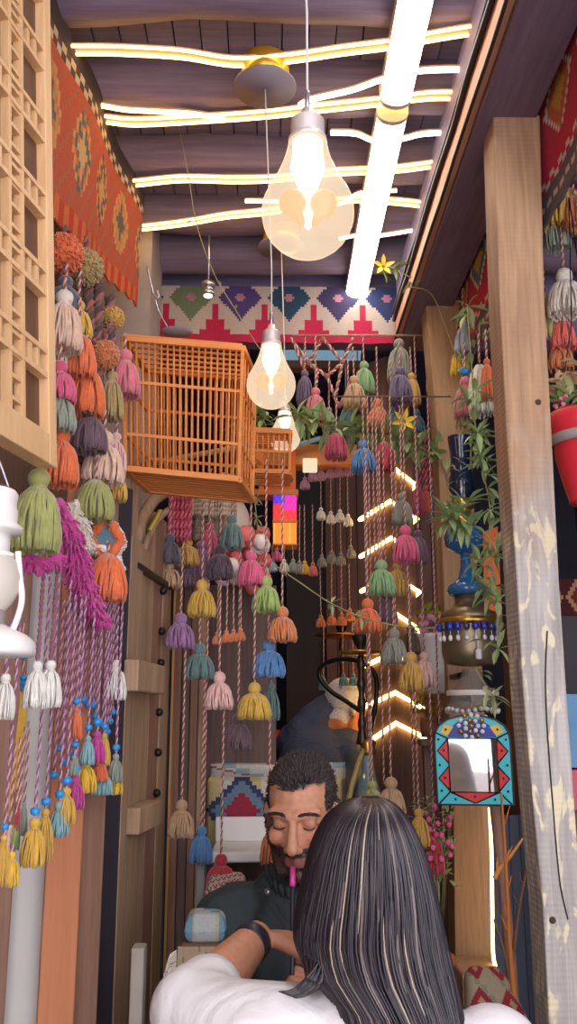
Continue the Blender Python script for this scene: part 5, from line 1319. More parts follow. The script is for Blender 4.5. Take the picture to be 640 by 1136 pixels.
# seats, bolsters and table between the curtain and the old man
def sc1(i,j,nu,nv):
    if (i//5+j//3) % 4 == 0: return (158,190,198)
    if (i//3+j) % 9 == 0: return (176,98,98)
    return (226,220,210)
def sc2(i,j,nu,nv):
    w_ = abs((i % 30)-15)*0.6+abs(j-11)*1.0
    if w_ < 5: return (168,56,78)
    if w_ < 8: return (110,140,158)
    if w_ < 10: return (64,72,110)
    if (i//6) % 3 == 0: return (206,190,128)
    return (216,208,198)
a = U(231,870,3.12); b = U(384,870,3.12); z1 = U(300,846,3.12).z
cushion('bolster',lambda u,v:(Vector((lerp(a.x,b.x,u),3.14,lerp(a.z,z1,v))),(0,-1,0)),sc1,'white and pale blue patterned bolster behind the man\'s head',50,12,0.04)
a2 = U(229,905,2.98); b2_ = U(380,905,2.98); z2 = U(300,862,2.98).z
cushion('back_cushion',lambda u,v:(Vector((lerp(a2.x,b2_.x,u),2.99,lerp(a2.z-0.12,z2,v))),(0,-1,0)),sc2,'kilim back cushion with a red and blue diamond behind the white table',60,20,0.03)
m = MB(); m.box((a2.x-0.02,3.05,0),(b2_.x+0.02,3.09,z1-0.05)); m.box((a2.x,2.92,0.36),(b2_.x,3.05,0.42)); m.box((a2.x,2.92,0),(a2.x+0.05,2.97,0.36)); m.box((b2_.x-0.05,2.92,0),(b2_.x,2.97,0.36)); tag(bevel(m.build('bench',W_DARK,smooth=False)),'wooden bench carrying the diamond kilim cushion','bench')
YT = 2.72
t = thing('white_table', tuple(U(268,1130,YT)), 'small white table at the left behind the curtain strings, beside the man', 'table')
a = U(234,944,YT); b = U(312,944,YT); zt = a.z; m = MB(); m.box((a.x,YT-0.02,zt-0.03),(b.x,YT+0.22,zt)); bevel(m.build('tabletop',M_WHITE,t,smooth=False),0.006)
m = MB(); m.box((a.x,YT+0.19,zt),(b.x,YT+0.215,U(260,906,YT+.2).z)); bevel(m.build('back_board',M_WHITE,t,smooth=False),0.005)
for xx in (a.x+0.02,b.x-0.02):
    for yy in (YT,YT+0.18): m = MB(); m.tube([(xx,yy,0),(xx,yy,zt-0.03)],0.013,8); m.build('leg',plain('table_leg',(176,172,170),0.5),t)
def sc3(i,j,nu,nv):
    k = (i*5+j*7) % 11
    return (186,60,76) if k < 3 else ((120,150,126) if k == 5 else (222,212,200))
a3 = U(225,1010,2.55)
cushion('seat_cushion',lambda u,v:(Vector((lerp(U(226,990,2.5).x,U(272,990,2.5).x,u),lerp(2.44,2.66,v),U(250,978,2.5).z-0.05+0.02*v)),(0,0,1)),sc3,'red and white floral seat cushion left of the man, below the white table',24,16,0.04)
m = MB(); a = U(226,990,2.5); b = U(272,990,2.5); m.box((a.x,2.45,0),(b.x,2.66,U(250,978,2.5).z-0.08)); tag(bevel(m.build('stool_box',W_BROWN,smooth=False)),'brown box seat under the red and white floral cushion','seat')
wbox('grey_leg',214,228,935,1136,2.66,0.04,plain('grey_wood',(150,152,148),0.7,var=0.15,scale=9),'grey upright leg below the blue tassel at the left','leg',b0=0.0)
m = MB(); m.tube(curve([U(232,862,3.2),U(231,842,3.2),U(240,826,3.2),U(243,806,3.2),U(247,828,3.2),U(248,862,3.2)],6),0.007,8); m.tube([U(232,862,3.2),(U(232,862,3.2).x,3.2,0)],0.008,8); m.tube([U(248,862,3.2),(U(248,862,3.2).x,3.2,0)],0.008,8); tag(m.build('chair_frame',M_STEEL),'bent silver chair frame showing below the pale pink tassel','chair')
# red stool
t = thing('red_stool', tuple(U(303,960,4.2)), 'round red-topped stool behind the curtain, left of the old man', 'stool')
c = U(303,815,4.2); m = MB(); m.lathe([(0.05,-0.03),(0.062,-0.02),(0.064,0),(0.05,0.018),(0.001,0.024)],(c.x,4.2,c.z),24); m.build('seat',plain('red_vinyl',(206,40,46),0.35),t)
for k in range(3): a_ = 2*PI*k/3; m = MB(); m.tube([(c.x+0.07*math.cos(a_),4.2+0.07*math.sin(a_),0),(c.x+0.04*math.cos(a_),4.2+0.04*math.sin(a_),c.z-.02)],0.009,8); m.build('leg',W_BROWN,t)
m = MB(); a = U(232,850,4.3); b = U(300,760,4.3); m.box((a.x,4.3,0),(b.x,4.4,U(260,800,4.3).z)); tag(bevel(m.build('olive_chest',plain('olive_paint',(122,116,88),0.7,var=0.15,scale=6),smooth=False)),'olive-brown chest far behind the golden tassel','chest')
# cloth-draped bench at the lower left
def bc(i,j,nu,nv): return (186,164,134) if (i+j*3) % 13 else (146,124,104)
a = U(196,1049,2.1); 
kilim('bench_cover',lambda u,v:(lerp(U(196,1100,2.08).x,U(262,1100,2.08).x,u),2.08-0.01*math.sin(v*3),lerp(U(220,1190,2.08).z,U(220,1050,2.08).z,v)),26,24,bc,'beige fringed cover draped over the bench at the lower left','cover')
m = MB(); q = U(196,1100,2.08); q2 = U(252,1100,2.08); zt = U(220,1050,2.08).z
m.box((q.x+.004,2.10,0),(q2.x,2.40,zt-0.004)); tag(bevel(m.build('bench',W_BROWN,smooth=False)),'wooden bench under the beige fringed cover, lower left','bench')
m = MB()
for i in range(44):
    z = lerp(U(220,1170,2.08).z,U(220,1052,2.08).z,i/44); x0 = q.x-0.002; m.tube([(x0,2.08,z),(x0-0.012-0.008*R.random(),2.075,z-0.006),(x0-0.018-0.012*R.random(),2.07,z-0.03)],0.0022,4)
tag(m.build('fringe',yarn('cream')),'cream thread fringe along the left edge of the beige bench cover','fringe')
def bl(i,j,nu,nv): return (120,160,184) if (i//5+j//4) % 4 == 0 else ((196,190,140) if (i//3) % 5 == 1 else (190,198,196))
cushion('seat_cushion',lambda u,v:(Vector((lerp(U(203,1062,2.12).x,U(250,1062,2.12).x,u),lerp(2.12,2.22,v),zt+0.02)),(0,0,1)),bl,'pale blue and yellow seat cushion behind the woman\'s forearm',24,16,0.035)
wbox('pale_post',140,160,1052,1200,2.05,0.05,plain('pale_wood',(176,168,154),0.8,var=0.2,scale=12,bump=0.3),'pale weathered upright at the lower left, left of the beige bench cover','post',b0=0.0)

# added fill lamp behind the column, throws orange light on the old man
q = U(432,822,4.05); t = thing('fill_lamp', tuple(q-Vector((0,0,0.08))), 'small added orange fill lamp half hidden behind the light-wound column', 'lamp')
m = MB(); m.lathe([(0.022,0),(0.04,0.03),(0.045,0.07),(0.03,0.11),(0.012,0.12)],q,20); m.build('shade',emit('orange_glow',(255,112,16),22.0),t)
m = MB(); m.lathe([(0.05,-0.08),(0.05,-0.07),(0.012,-0.06),(0.012,0.002)],q,18); m.build('base',M_BRASS,t)
m = MB(); m.box((q.x-0.12,3.95,0),(q.x+0.16,4.18,q.z-0.08)); tag(bevel(m.build('side_cabinet',W_DARK,smooth=False)),'dark cabinet behind the light-wound column carrying the added orange lamp','cabinet')
# ------------------------------------------------------------ people
def place(mb, src, M):
    b = len(mb.v); mb.v += [tuple(M @ Vector(p)) for p in src.v]
    for f,mi,c in zip(src.f,src.m,src.c): mb.f.append(tuple(b+i for i in f)); mb.m.append(mi); mb.c.append(c)
def head_geo(nose=1.0, female=False):
    h = MB(); B = h.ball
    B((0,-.012,.036),(.074,.094,.086),20,14); B((0,.028,-.03),(.060,.062,.088),18,12)
    B((0,.040,-.082),(.046 if not female else .040,.046,.036),16,10); B((0,.074,-.106),(.021,.018,.018),12,8)
    h.capsule((0,.094,.012),(0,.116,-.034),.0085,.0135); 
    for s in (-1,1):
        B((s*.0125,.104,-.040),(.0095,.011,.009),10,8)
        h.capsule((s*.008,.088,.026),(s*.046,.070,.026),.0115,.011)
        B((s*.040,.066,-.026),(.024,.024,.022),12,8)
        B((s*.032,.076,.004),(.0155,.0135,.0115),12,8)
        B((s*.077,-.008,-.006),(.009,.021,.032),12,9); B((s*.080,-.004,-.030),(.007,.010,.012),10,7)
        h.capsule((s*.055,.01,-.05),(s*.034,.06,-.10),.022,.018)
    h.capsule((-.021,.086,-.0665),(.021,.086,-.0665),.0075,.0075); h.capsule((-.017,.088,-.078),(.017,.088,-.078),.0075,.0075); h.capsule((0,.094,-.066),(0,.093,-.079),.0075,.0075)
    return h
def headM(c, yaw, pitch, roll=0.0, s=1.0):
    """local +Y is where the face looks; yaw 0 looks back along -Y towards the picture"""
    return Matrix.Translation(c) @ Matrix.Rotation(PI+yaw,4,'Z') @ Matrix.Rotation(roll,4,'Y') @ Matrix.Rotation(-pitch,4,'X') @ Matrix.Scale(s,4)
def hand_geo(mb, W, d, n, side, curl=(0.5,0.6,0.5), size=1.0):
    d = Vector(d).normalized(); n = Vector(n); n = (n-d*n.dot(d)).normalized(); s = d.cross(n)*side; W = Vector(W); k = size
    for i,(o,L) in enumerate(((.030,.070),(.010,.078),(-.010,.073),(-.029,.058))):
        kb = W+d*.086*k+s*o*k
        mb.capsule(W+d*.01*k+s*o*.6*k,kb,.014*k,.0115*k)
        q = d.copy(); p = kb; rad = .0088*k
        for j,fr in enumerate((.45,.31,.24)):
            a = curl[j]*(1+0.06*i); q = (q*math.cos(a)+n*math.sin(a)).normalized() if j == 0 else q
            if j: 
                ax = q.cross(n-q*n.dot(q)) if abs(q.dot(n)) < .98 else s
                q = Matrix.Rotation(a,3,(d.cross(n)).normalized()) @ q
            e = p+q*L*fr*k; mb.capsule(p,e,rad,rad*.92); p = e; rad *= .92
    t0 = W+d*.028*k+s*.026*k; t1 = t0+(d*.6+s*.65+n*.35).normalized()*.042*k; t2 = t1+(d*.8+s*.1+n*.65).normalized()*.032*k; t3 = t2+(d*.7-s*.2+n*.7).normalized()*.024*k
    mb.capsule(t0,t1,.0135*k,.0115*k); mb.capsule(t1,t2,.0112*k,.0098*k); mb.capsule(t2,t3,.0098*k,.0085*k)
def bake(o, vs, it=5, fac=0.5):
    remesh(o,vs,it,fac); bpy.context.view_layer.update(); dg = bpy.context.evaluated_depsgraph_get()
    me = bpy.data.meshes.new_from_object(o.evaluated_get(dg)); mats = list(o.data.materials); o.modifiers.clear(); o.data = me
    if not len(me.materials):
        for m_ in mats: me.materials.append(m_)
    me.polygons.foreach_set('use_smooth',[True]*len(me.polygons)); return o
def bvh(o):
    off = Vector(WLOC[o.name]); me = o.data
    return BVHTree.FromPolygons([v.co+off for v in me.vertices],[tuple(p.vertices) for p in me.polygons])
WLOC = {}
def pbuild(mb,name,mat,par): 
    o = mb.build(name,mat,par); WLOC[o.name] = tuple(par['_w']); return o
def paint(o, fn):
    me = o.data; off = Vector(WLOC[o.name]); at = me.color_attributes.new('Col','FLOAT_COLOR','POINT'); buf = []
    for v in me.vertices: buf += list(fn(v.co+off))
    at.data.foreach_set('color',buf)
def mixc(a,b,t): t = max(0,min(1,t)); return tuple(x+(y-x)*t for x,y in zip(a,b))
def skinmat(name):
    m = colattr(name,0.5,0.03,90); b = m.node_tree.nodes['Principled BSDF']; b.inputs['Specular IOR Level'].default_value = 0.4
    b.inputs['Subsurface Weight'].default_value = 0.12; b.inputs['Subsurface Radius'].default_value = (0.01,0.004,0.002); return m
SKIN = skinmat('skin')
def fabric(name,c,sc=40,bump=0.5,var=0.12,rough=0.85):
    m,nt,b = newmat(name); col = rgb(*c); tc = nt.nodes.new('ShaderNodeTexCoord')
    n1 = node(nt,'ShaderNodeTexNoise',Scale=7.0,Detail=3.0,Distortion=1.2); n2 = node(nt,'ShaderNodeTexNoise',Scale=260.0,Detail=1.0)
    for n_ in (n1,n2): nt.links.new(tc.outputs['Object'],n_.inputs['Vector'])
    nt.links.new(mixrgb(nt,n1.outputs[0],tuple(x*(1-var) for x in col[:3])+(1,),tuple(min(1,x*(1+var)) for x in col[:3])+(1,)),b.inputs['Base Color'])
    b1 = node(nt,'ShaderNodeBump',Strength=bump,Distance=0.03); b2 = node(nt,'ShaderNodeBump',Strength=0.25,Distance=0.002)
    nt.links.new(n1.outputs[0],b1.inputs['Height']); nt.links.new(n2.outputs[0],b2.inputs['Height']); nt.links.new(b1.outputs[0],b2.inputs['Normal']); nt.links.new(b2.outputs[0],b.inputs['Normal'])
    b.inputs['Roughness'].default_value = rough; b.inputs['Specular IOR Level'].default_value = 0.25; return m

# ---- the seated man facing the picture
YMN = 2.13
hc = U(335,900,YMN); hc = Vector((hc.x,YMN,hc.z)); 
HM = headM(hc, math.radians(-14), math.radians(17), 0, 1.04); HI = HM.inverted()
man = thing('person', (hc.x,2.25,0), 'bearded man in a dark green-black jacket looking down, smoking a hose with a pink tip', 'person')
b = MB(); place(b, head_geo(), HM)
nb = HM @ Vector((0,-.025,-.07)); cx = hc.x+0.02
b.capsule(nb,(cx,2.22,1.0),.056,.066); b.capsule((cx,2.25,.95),(cx,2.26,.62),.13,.14); b.capsule((cx-.16,2.25,.96),(cx+.16,2.25,.96),.06,.06); b.capsule((cx-.06,2.26,.56),(cx+.06,2.26,.56),.14,.14)
HS = U(324,1078,1.95); 
elb = Vector((cx-.24,2.12,.70)); wr = HS+Vector((-.035,0.03,-.085))
b.capsule((cx-.19,2.24,.95),elb,.052,.044); b.capsule(elb,wr,.042,.03)
hand_geo(b, wr, HS-wr+Vector((0.02,-0.01,0.02)), (1,-0.3,0.0), -1, (1.0,1.2,0.9))
elr = Vector((cx+.235,2.12,.70)); wr2 = Vector((cx+.14,1.98,.60)); b.capsule((cx+.19,2.24,.95),elr,.052,.044); b.capsule(elr,wr2,.042,.03); hand_geo(b,wr2,(-.5,-.6,-.4),(0,0,-1),1,(.4,.5,.4))
for s in (-1,1):
    b.capsule((cx+s*.09,2.24,.54),(cx+s*.13,1.86,.53),.085,.06); b.capsule((cx+s*.13,1.86,.53),(cx+s*.13,1.92,.09),.055,.042); b.capsule((cx+s*.13,1.95,.05),(cx+s*.14,1.76,.035),.042,.034)
body = pbuild(b,'body',SKIN,man); bake(body,0.0042,4)
sk = rgb(222,160,126); bd = rgb(70,54,48); lip = rgb(160,98,86); hr = rgb(58,50,48); ck = rgb(226,148,118)
def mancol(p):
    q = HI @ p; c = sk
    if q.length < .2:
        x,y,z = q
        c = mixc(c,ck,1-((abs(x)-.04)**2+(z+.03)**2)/.0006) if y > .04 else c
        # beard and moustache
        f = 0
        if z < -.035-0.35*max(0,.085-abs(y+.0)*1.0)*0 and y > -.005: f = min(1,(-.046+ (0.02 if abs(x) > .045 else 0)-z+.012*(abs(x) > .03))/.012)
        if abs(x) > .055 and y > .0 and z < .0: f = max(f,0.75)
        if abs(x) < .036 and -.063 < z < -.045 and y > .06: f = max(f,1.0)
        c = mixc(c,bd,.92*f)
        if abs(x) < .022 and -.083 < z < -.062 and y > .085: c = mixc(c,lip,.85)
        if z > .01 and q.length < .12: pass
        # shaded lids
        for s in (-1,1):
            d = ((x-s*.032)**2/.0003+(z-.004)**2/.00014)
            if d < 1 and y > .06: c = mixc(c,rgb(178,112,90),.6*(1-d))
        # hair roots
        hl = hairline(x,y)
        if z > hl: c = mixc(c,hr,min(1,(z-hl)/.008))
    return c
def hairline(x,y):
    if y > .045: return .070+.006*max(0,1-((abs(x)-.040)/.018)**2)-.6*max(0,abs(x)-.050)
    if y > -.0: return .02 if abs(x) > .06 else .07
    return -.06
paint(body,mancol)
bt = bvh(body)
def plant(bt, M, tests, n, length, lift, comb, r, seed, wob=.15):
    rr = random.Random(seed); m = MB(); MI = M.inverted(); R3 = M.to_3x3(); k = 0
    for i in range(n*4):
        if k >= n: break
        v = Vector((rr.gauss(0,1),rr.gauss(0,1),rr.gauss(0,1))).normalized(); o = M @ Vector((0,.01,.0)); d = (R3 @ v).normalized()
        hit,nm,_,_ = bt.ray_cast(o+d*.25,-d)
        if hit is None: continue
        q = MI @ hit
        if not tests(q): continue
        k += 1; L = length(q)*rr.uniform(.75,1.2); nl = (R3.inverted() @ nm).normalized(); cm = Vector(comb(q)); cm = cm-nl*cm.dot(nl); dr = (nl*lift+cm+Vector((rr.gauss(0,wob),rr.gauss(0,wob),rr.gauss(0,wob)))).normalized(); dr2 = (dr-nl*.35).normalized()
        p0 = q-nl*.002; m.tube([M @ p0, M @ (p0+dr*L*.55), M @ (p0+dr*L*.55+dr2*L*.45)],[r,r*.95,r*.35],4)
    return m
hairt = lambda q: q.z > hairline(q.x,q.y)+.002
hl_ = lambda q: (.019 if q.z > .07 else .007+max(0,q.z)*.15)
pbuild(plant(bt,HM,hairt,4200,hl_,.30,lambda q:(0.25,-.75 if q.z > .05 else -.5,-.1 if q.z > .07 else -.6),.0017,3),'hair',plain('man_hair',(62,54,54),0.45,var=.35,scale=120),man)
def beardt(q):
    x,y,z = q
    if y < 0: return False
    if abs(x) < .02 and -.083 < z < -.063 and y > .085: return False
    return (z < -.052 and y > .0) or (abs(x) > .054 and z < .0) or (abs(x) < .036 and -.064 < z < -.044 and y > .065)
pbuild(plant(bt,HM,beardt,2300,lambda q:.009,.45,lambda q:(0,.1,-.8),.0011,4),'beard',plain('man_beard',(52,42,40),0.6,var=.3,scale=120),man)
for s in (-1,1):
    m = MB()
    for i in range(70):
        u = R.random(); p = Vector((s*(.012+.040*u),.0,.0285+.0025*math.sin(u*3)-.005*u*u+R.uniform(-.0028,.0028))); o = HM @ Vector((p.x,.2,p.z)); hit,nm,_,_ = bt.ray_cast(o,(HM.to_3x3() @ Vector((0,-1,0))).normalized())
        if hit: m.tube([hit,hit+HM.to_3x3() @ Vector((s*.007,.001,.0025-.003*u))],[.0011,.0006],4)
    m.build('eyebrow',plain('brow_hair',(50,42,40),0.6),man)
    m = MB(); pts = []
    for i in range(9):
        u = i/8; x = s*(.0185+.028*u); z = -.0005-.0045*math.sin(PI*u); o = HM @ Vector((x,.2,z)); hit,nm,_,_ = bt.ray_cast(o,(HM.to_3x3() @ Vector((0,-1,0))).normalized())
        if hit: pts.append(hit+HM.to_3x3() @ Vector((0,.0006,0)))
    if len(pts) > 2: m.tube(pts,[.0006]+[.0014]*(len(pts)-2)+[.0006],5); m.build('eyelashes',plain('lash',(34,26,26),0.5),man)
# jacket
j = MB(); j.capsule((cx,2.25,.92),(cx,2.26,.58),.165,.17); j.capsule((cx-.165,2.25,.955),(cx+.165,2.25,.955),.082,.082); j.capsule((cx-.05,2.23,1.0),(cx+.05,2.23,1.0),.085,.085)
j.capsule((cx-.195,2.24,.945),elb,.078,.064); j.capsule(elb,elb.lerp(wr,.86),.062,.047); j.capsule((cx+.195,2.24,.945),elr,.078,.064); j.capsule(elr,elr.lerp(wr2,.86),.062,.047)
jk = pbuild(j,'jacket',fabric('jacket_cloth',(56,64,66),bump=.7),man); bake(jk,.007,5)
def collar(par,cxx,cy,z,rx,ry,h,mat,gap=0.5,name='collar',flare=.02):
    m = MB(); N = 28; ring = []
    for i in range(N+1):
        a = -PI/2+gap+(2*PI-2*gap)*i/N
        f = math.cos(a+PI/2)        # 1 at the front
        ring.append([Vector((cxx+(rx+flare*t)*math.cos(a),cy+(ry+flare*t)*math.sin(a),z+h*t+(0.0 if f < 0 else -.035*f)+(-.0 if t < 1 else .0))) for t in (0,.5,1)])
    for p,q in zip(ring,ring[1:]):
        for k in (0,1): m.quad(p[k],q[k],q[k+1],p[k+1])
    o = m.build(name,mat,par); so = o.modifiers.new('solid','SOLIDIFY'); so.thickness=.012; ss = o.modifiers.new('sub','SUBSURF'); ss.levels = 1; ss.render_levels = 1; return o
collar(man,cx-.005,2.205,1.005,.085,.082,.075,MATS.setdefault('jk',jk.data.materials[0]),.42)
for (px,py) in ((283,966),(296,989)):
    p = U(px,py,2.1); bj = bvh(jk); hit,nm,_,_ = bj.ray_cast(CAM,(p-CAM).normalized())
    if hit: m = MB(); m.lathe([(.001,.003),(.006,.003),(.0075,.001),(.0075,-.002)],hit,14,axis=nm); m.build('snap_button',M_STEEL,man)
m = MB(); m.capsule((cx,2.165,.94),(cx,2.15,.80),.06,.06); m.build('dark_shirt',fabric('shirt_cloth',(40,40,46)),man)
m = MB()
for s in (-1,1):
    m.capsule((cx+s*.09,2.24,.54),(cx+s*.13,1.86,.53),.098,.075); m.capsule((cx+s*.13,1.86,.53),(cx+s*.13,1.92,.12),.072,.058)
m.capsule((cx-.06,2.26,.56),(cx+.06,2.26,.56),.155,.155)
tr = pbuild(m,'trousers',fabric('trouser_cloth',(48,50,60)),man); bake(tr,.009,4)
for s in (-1,1): m = MB(); m.capsule((cx+s*.13,1.97,.055),(cx+s*.14,1.75,.045),.053,.043); m.build('shoe',M_BLACK,man)
# hose with a pink tip, held in his hand
mouth = HM @ Vector((.004,.103,-.073)); tp = U(330,949,2.0); 
mdir = (HS-mouth).normalized()
t = thing('hookah_hose', tuple(HS), 'dark hookah hose with a bright pink mouth tip, held at the man\'s lips', 'hose')
m = MB(); m.tube([mouth+mdir*.004,mouth+mdir*.045],.0062,10); m.build('mouth_tip',plain('pink_plastic',(226,70,150),0.35),t)
m = MB(); m.tube(curve([mouth+mdir*.044,mouth+mdir*.10,HS,HS+Vector((-.01,0,-.10)),HS+Vector((-.04,.05,-.3)),HS+Vector((-.02,.1,-.6)),Vector((HS.x+.05,2.0,.02))],6),.0048,8); m.build('pipe',plain('hose_dark',(44,44,50),0.4),t)
m = MB(); m.box((cx-.24,2.12,0),(cx+.24,2.40,.415)); tag(bevel(m.build('seat_box',W_BROWN,smooth=False)),'wooden seat under the bearded man','seat')

# ---- the seated woman seen from behind
YW = 1.36
wc = U(412,984,YW); WMx = headM(Vector((wc.x,YW+.015,wc.z)), PI+math.radians(4), math.radians(6), 0, .95)
wom = thing('person', (wc.x,YW,0), 'woman in a white sweater seen from behind, long dark hair with pale highlights', 'person')
b = MB(); place(b,head_geo(female=True),WMx); X = wc.x; nbw = WMx @ Vector((0,-.03,-.07))
b.capsule(nbw,(X,YW,.985),.046,.052); b.capsule((X,YW+.01,.90),(X,YW+.02,.62),.112,.12); b.capsule((X-.13,YW,.955),(X+.14,YW,.93),.05,.05); b.capsule((X-.06,YW,.55),(X+.06,YW,.55),.135,.135)
sL = Vector((X-.155,YW+.005,.965)); eL = U(213,1121,1.46); wL = U(283,1041,1.62); hL = U(312,1053,1.68)
eL2 = eL.lerp(wL,.22)
b.capsule(sL,eL,.047,.040); b.capsule(eL,eL.lerp(wL,.4),.040,.042); b.capsule(eL.lerp(wL,.4),wL,.042,.028); hand_geo(b,wL,Vector((.9,.55,-.12)),(.3,.1,-1),-1,(.4,.6,.5),.95)
sR = Vector((X+.165,YW+.005,.945)); eR = Vector((X+.25,YW+.12,.72)); wR = Vector((X+.10,YW+.30,.72)); b.capsule(sR,eR,.047,.038); b.capsule(eR,wR,.037,.026); hand_geo(b,wR,(-.6,.7,0),(0,0,-1),1,(.4,.6,.5),.95)
for s in (-1,1):
    b.capsule((X+s*.09,YW+.02,.54),(X+s*.11,YW+.40,.53),.085,.06); b.capsule((X+s*.11,YW+.40,.53),(X+s*.11,YW+.36,.09),.052,.038); b.capsule((X+s*.11,YW+.34,.05),(X+s*.11,YW+.50,.035),.04,.03)
wb = pbuild(b,'body',SKIN,wom); bake(wb,.0042,4)
ws = rgb(226,160,124); WI = WMx.inverted()
paint(wb,lambda p: mixc(ws,rgb(196,90,96),.7) if (lambda q: abs(q.x) < .022 and -.083 < q.z < -.060 and q.y > .085)(WI @ p) else ws)
s_ = MB(); s_.capsule((X,YW+.01,.90),(X,YW+.02,.56),.140,.15); s_.capsule((X-.135,YW,.962),(X+.14,YW,.935),.072,.072); s_.capsule((X-.03,YW+.01,.985),(X+.03,YW+.01,.985),.07,.07)
s_.capsule(sL,eL,.074,.062); s_.capsule(eL,eL2,.064,.056); s_.capsule(sR,eR,.074,.058); s_.capsule(eR,eR.lerp(wR,.85),.056,.044); s_.capsule(sL+Vector((.03,0,.005)),sL.lerp(eL,.4),.078,.07)
sw = pbuild(s_,'sweater',fabric('white_knit',(236,233,232),bump=.35,var=.03),wom); bake(sw,.007,6)
m = MB(); d_ = (wL-eL).normalized(); m.lathe([(.0305,-.011),(.0325,-.008),(.0325,.008),(.0305,.011)],wL-d_*.012,24,axis=d_); m.build('watch_strap',plain('watch_black',(44,46,56),0.4),wom)
m = MB()
for s in (-1,1):
    m.capsule((X+s*.09,YW+.02,.54),(X+s*.11,YW+.40,.53),.098,.072); m.capsule((X+s*.11,YW+.40,.53),(X+s*.11,YW+.36,.12),.068,.05)
m.capsule((X-.06,YW,.55),(X+.06,YW,.55),.150,.150); tr = pbuild(m,'trousers',fabric('jeans_cloth',(60,70,96)),wom); bake(tr,.009,4)
for s in (-1,1): m = MB(); m.capsule((X+s*.11,YW+.33,.052),(X+s*.11,YW+.50,.04),.048,.038); m.build('shoe',M_WHITE,wom)
# hair: locks from the crown over the head and down the back
LT = [(886,404),(893,384),(905,366),(925,352),(950,343),(980,336),(1010,330),(1040,326),(1065,332),(1100,362),(1136,372),(1220,392)]
RTb = [(886,420),(893,438),(905,450),(925,462),(950,472),(980,481),(1010,488),(1040,494),(1065,500),(1100,508),(1136,515),(1220,500)]
DP_ = [(886,.004),(889,.055),(893,.082),(900,.100),(912,.113),(930,.122),(970,.126),(1010,.124),(1050,.120),(1100,.122),(1136,.125),(1220,.118)]
yl = [886,889,894,903,918,940,968,1000,1035,1070,1105,1140,1185,1225]
hrr = random.Random(11); locks = {0:MB(),1:MB(),2:MB(),3:MB()}
def hairpt(s,py,back,off,fr=.078):
    l = tab(LT,py); r = tab(RTb,py); cxp = (l+r)/2; hwp = (r-l)/2; dd = tab(DP_,py)*(1 if back else fr/.1)
    q = math.sqrt(max(0,1-s*s)); Y = YW+.02-(dd*q if back else -dd*q)+off*-1*(1 if back else -1)
    p = U(cxp+s*hwp,py,YW); return Vector((p.x,Y,p.z))
for i in range(1500):
    back = i < 1180; s0 = hrr.uniform(-1,1); s0 = math.sin(s0*PI/2)*.995 if hrr.random() < .6 else s0
    off = hrr.uniform(-.004,.006); ph = hrr.uniform(0,6.3); drift = hrr.gauss(0,.05); pts = []; 
    end = hrr.uniform(1150,1225) if s0 > -.6 else hrr.uniform(1085,1200)
    if not back: end = min(end,hrr.uniform(1110,1160))
    if not back and abs(s0) < .62: end = hrr.uniform(895,906)     # the face stays free
    for py in yl:
        if py > end: break
        t = (py-886)/340; s = max(-1,min(1,s0*(1+.0*t)+drift*t+.02*math.sin(ph+t*9)))
        pts.append(hairpt(s,py,back,off+.004*math.sin(ph+t*6)))
    if len(pts) < 3: continue
    band = math.sin(s0*23+1.0)+math.sin(s0*51)*.6+hrr.gauss(0,.5)
    hi = (band > 1.0 and -.75 < s0 < .55)
    k = 3 if hi and hrr.random() < .16 else (2 if hi else (1 if hrr.random() < .4 else 0))
    r0 = hrr.uniform(.0012,.0017) if k == 3 else hrr.uniform(.0014,.0026); n_ = len(pts); c = curve(pts,2)
    locks[k].tube(c,[r0*(1 if q < len(c)-3 else (len(c)-q)/3.5) for q in range(len(c))],4)
# a few ends flick out to the left over the shoulder
for i in range(46):
    s0 = hrr.uniform(-1,-.7); o_f = hrr.uniform(-.003,.005); e = hrr.uniform(-6,8); pts = [hairpt(s0,py,True,o_f) for py in (960,1000,1030,1050)]
    pts += [U(344-(s0+.85)*-20+e,1068+e*.5,YW)+Vector((0,-.075,0)),U(330+e,1081+e*.4,YW)+Vector((0,-.082,0)),U(316+e*1.3,1083+e*.5,YW)+Vector((0,-.085,0))]
    locks[0 if i % 3 else 1].tube(curve(pts,3),[.002]*15+[.0017,.0014,.001,.0007],4)
hm = MB(); grid = []
for py in yl:
    row = []
    for k in range(24):
        a = 2*PI*k/24; back = math.sin(a) <= 0; s = math.cos(a); p = hairpt(s*.97,min(py,1215),back,-.008)
        if not back and abs(s) < .70 and py > 900: p.y = YW+.01
        row.append(p)
    grid.append(row)
for a_,b_ in zip(grid,grid[1:]):
    for k in range(24): k2 = (k+1) % 24; hm.quad(a_[k],a_[k2],b_[k2],b_[k])
hm.build('hair_under',plain('hair_base',(36,32,38),0.5),wom)
hcols = [(40,34,42),(58,50,54),(112,100,96),(178,160,138)]
for k,mb_ in locks.items(): mb_.build('hair',plain('hair_%d' % k,hcols[k],0.38,var=.25,scale=60),wom)
m = MB(); m.box((X-.22,YW-.16,0),(X+.22,YW+.2,.405)); tag(bevel(m.build('seat_box',W_BROWN,smooth=False)),'wooden seat under the long-haired woman','seat')

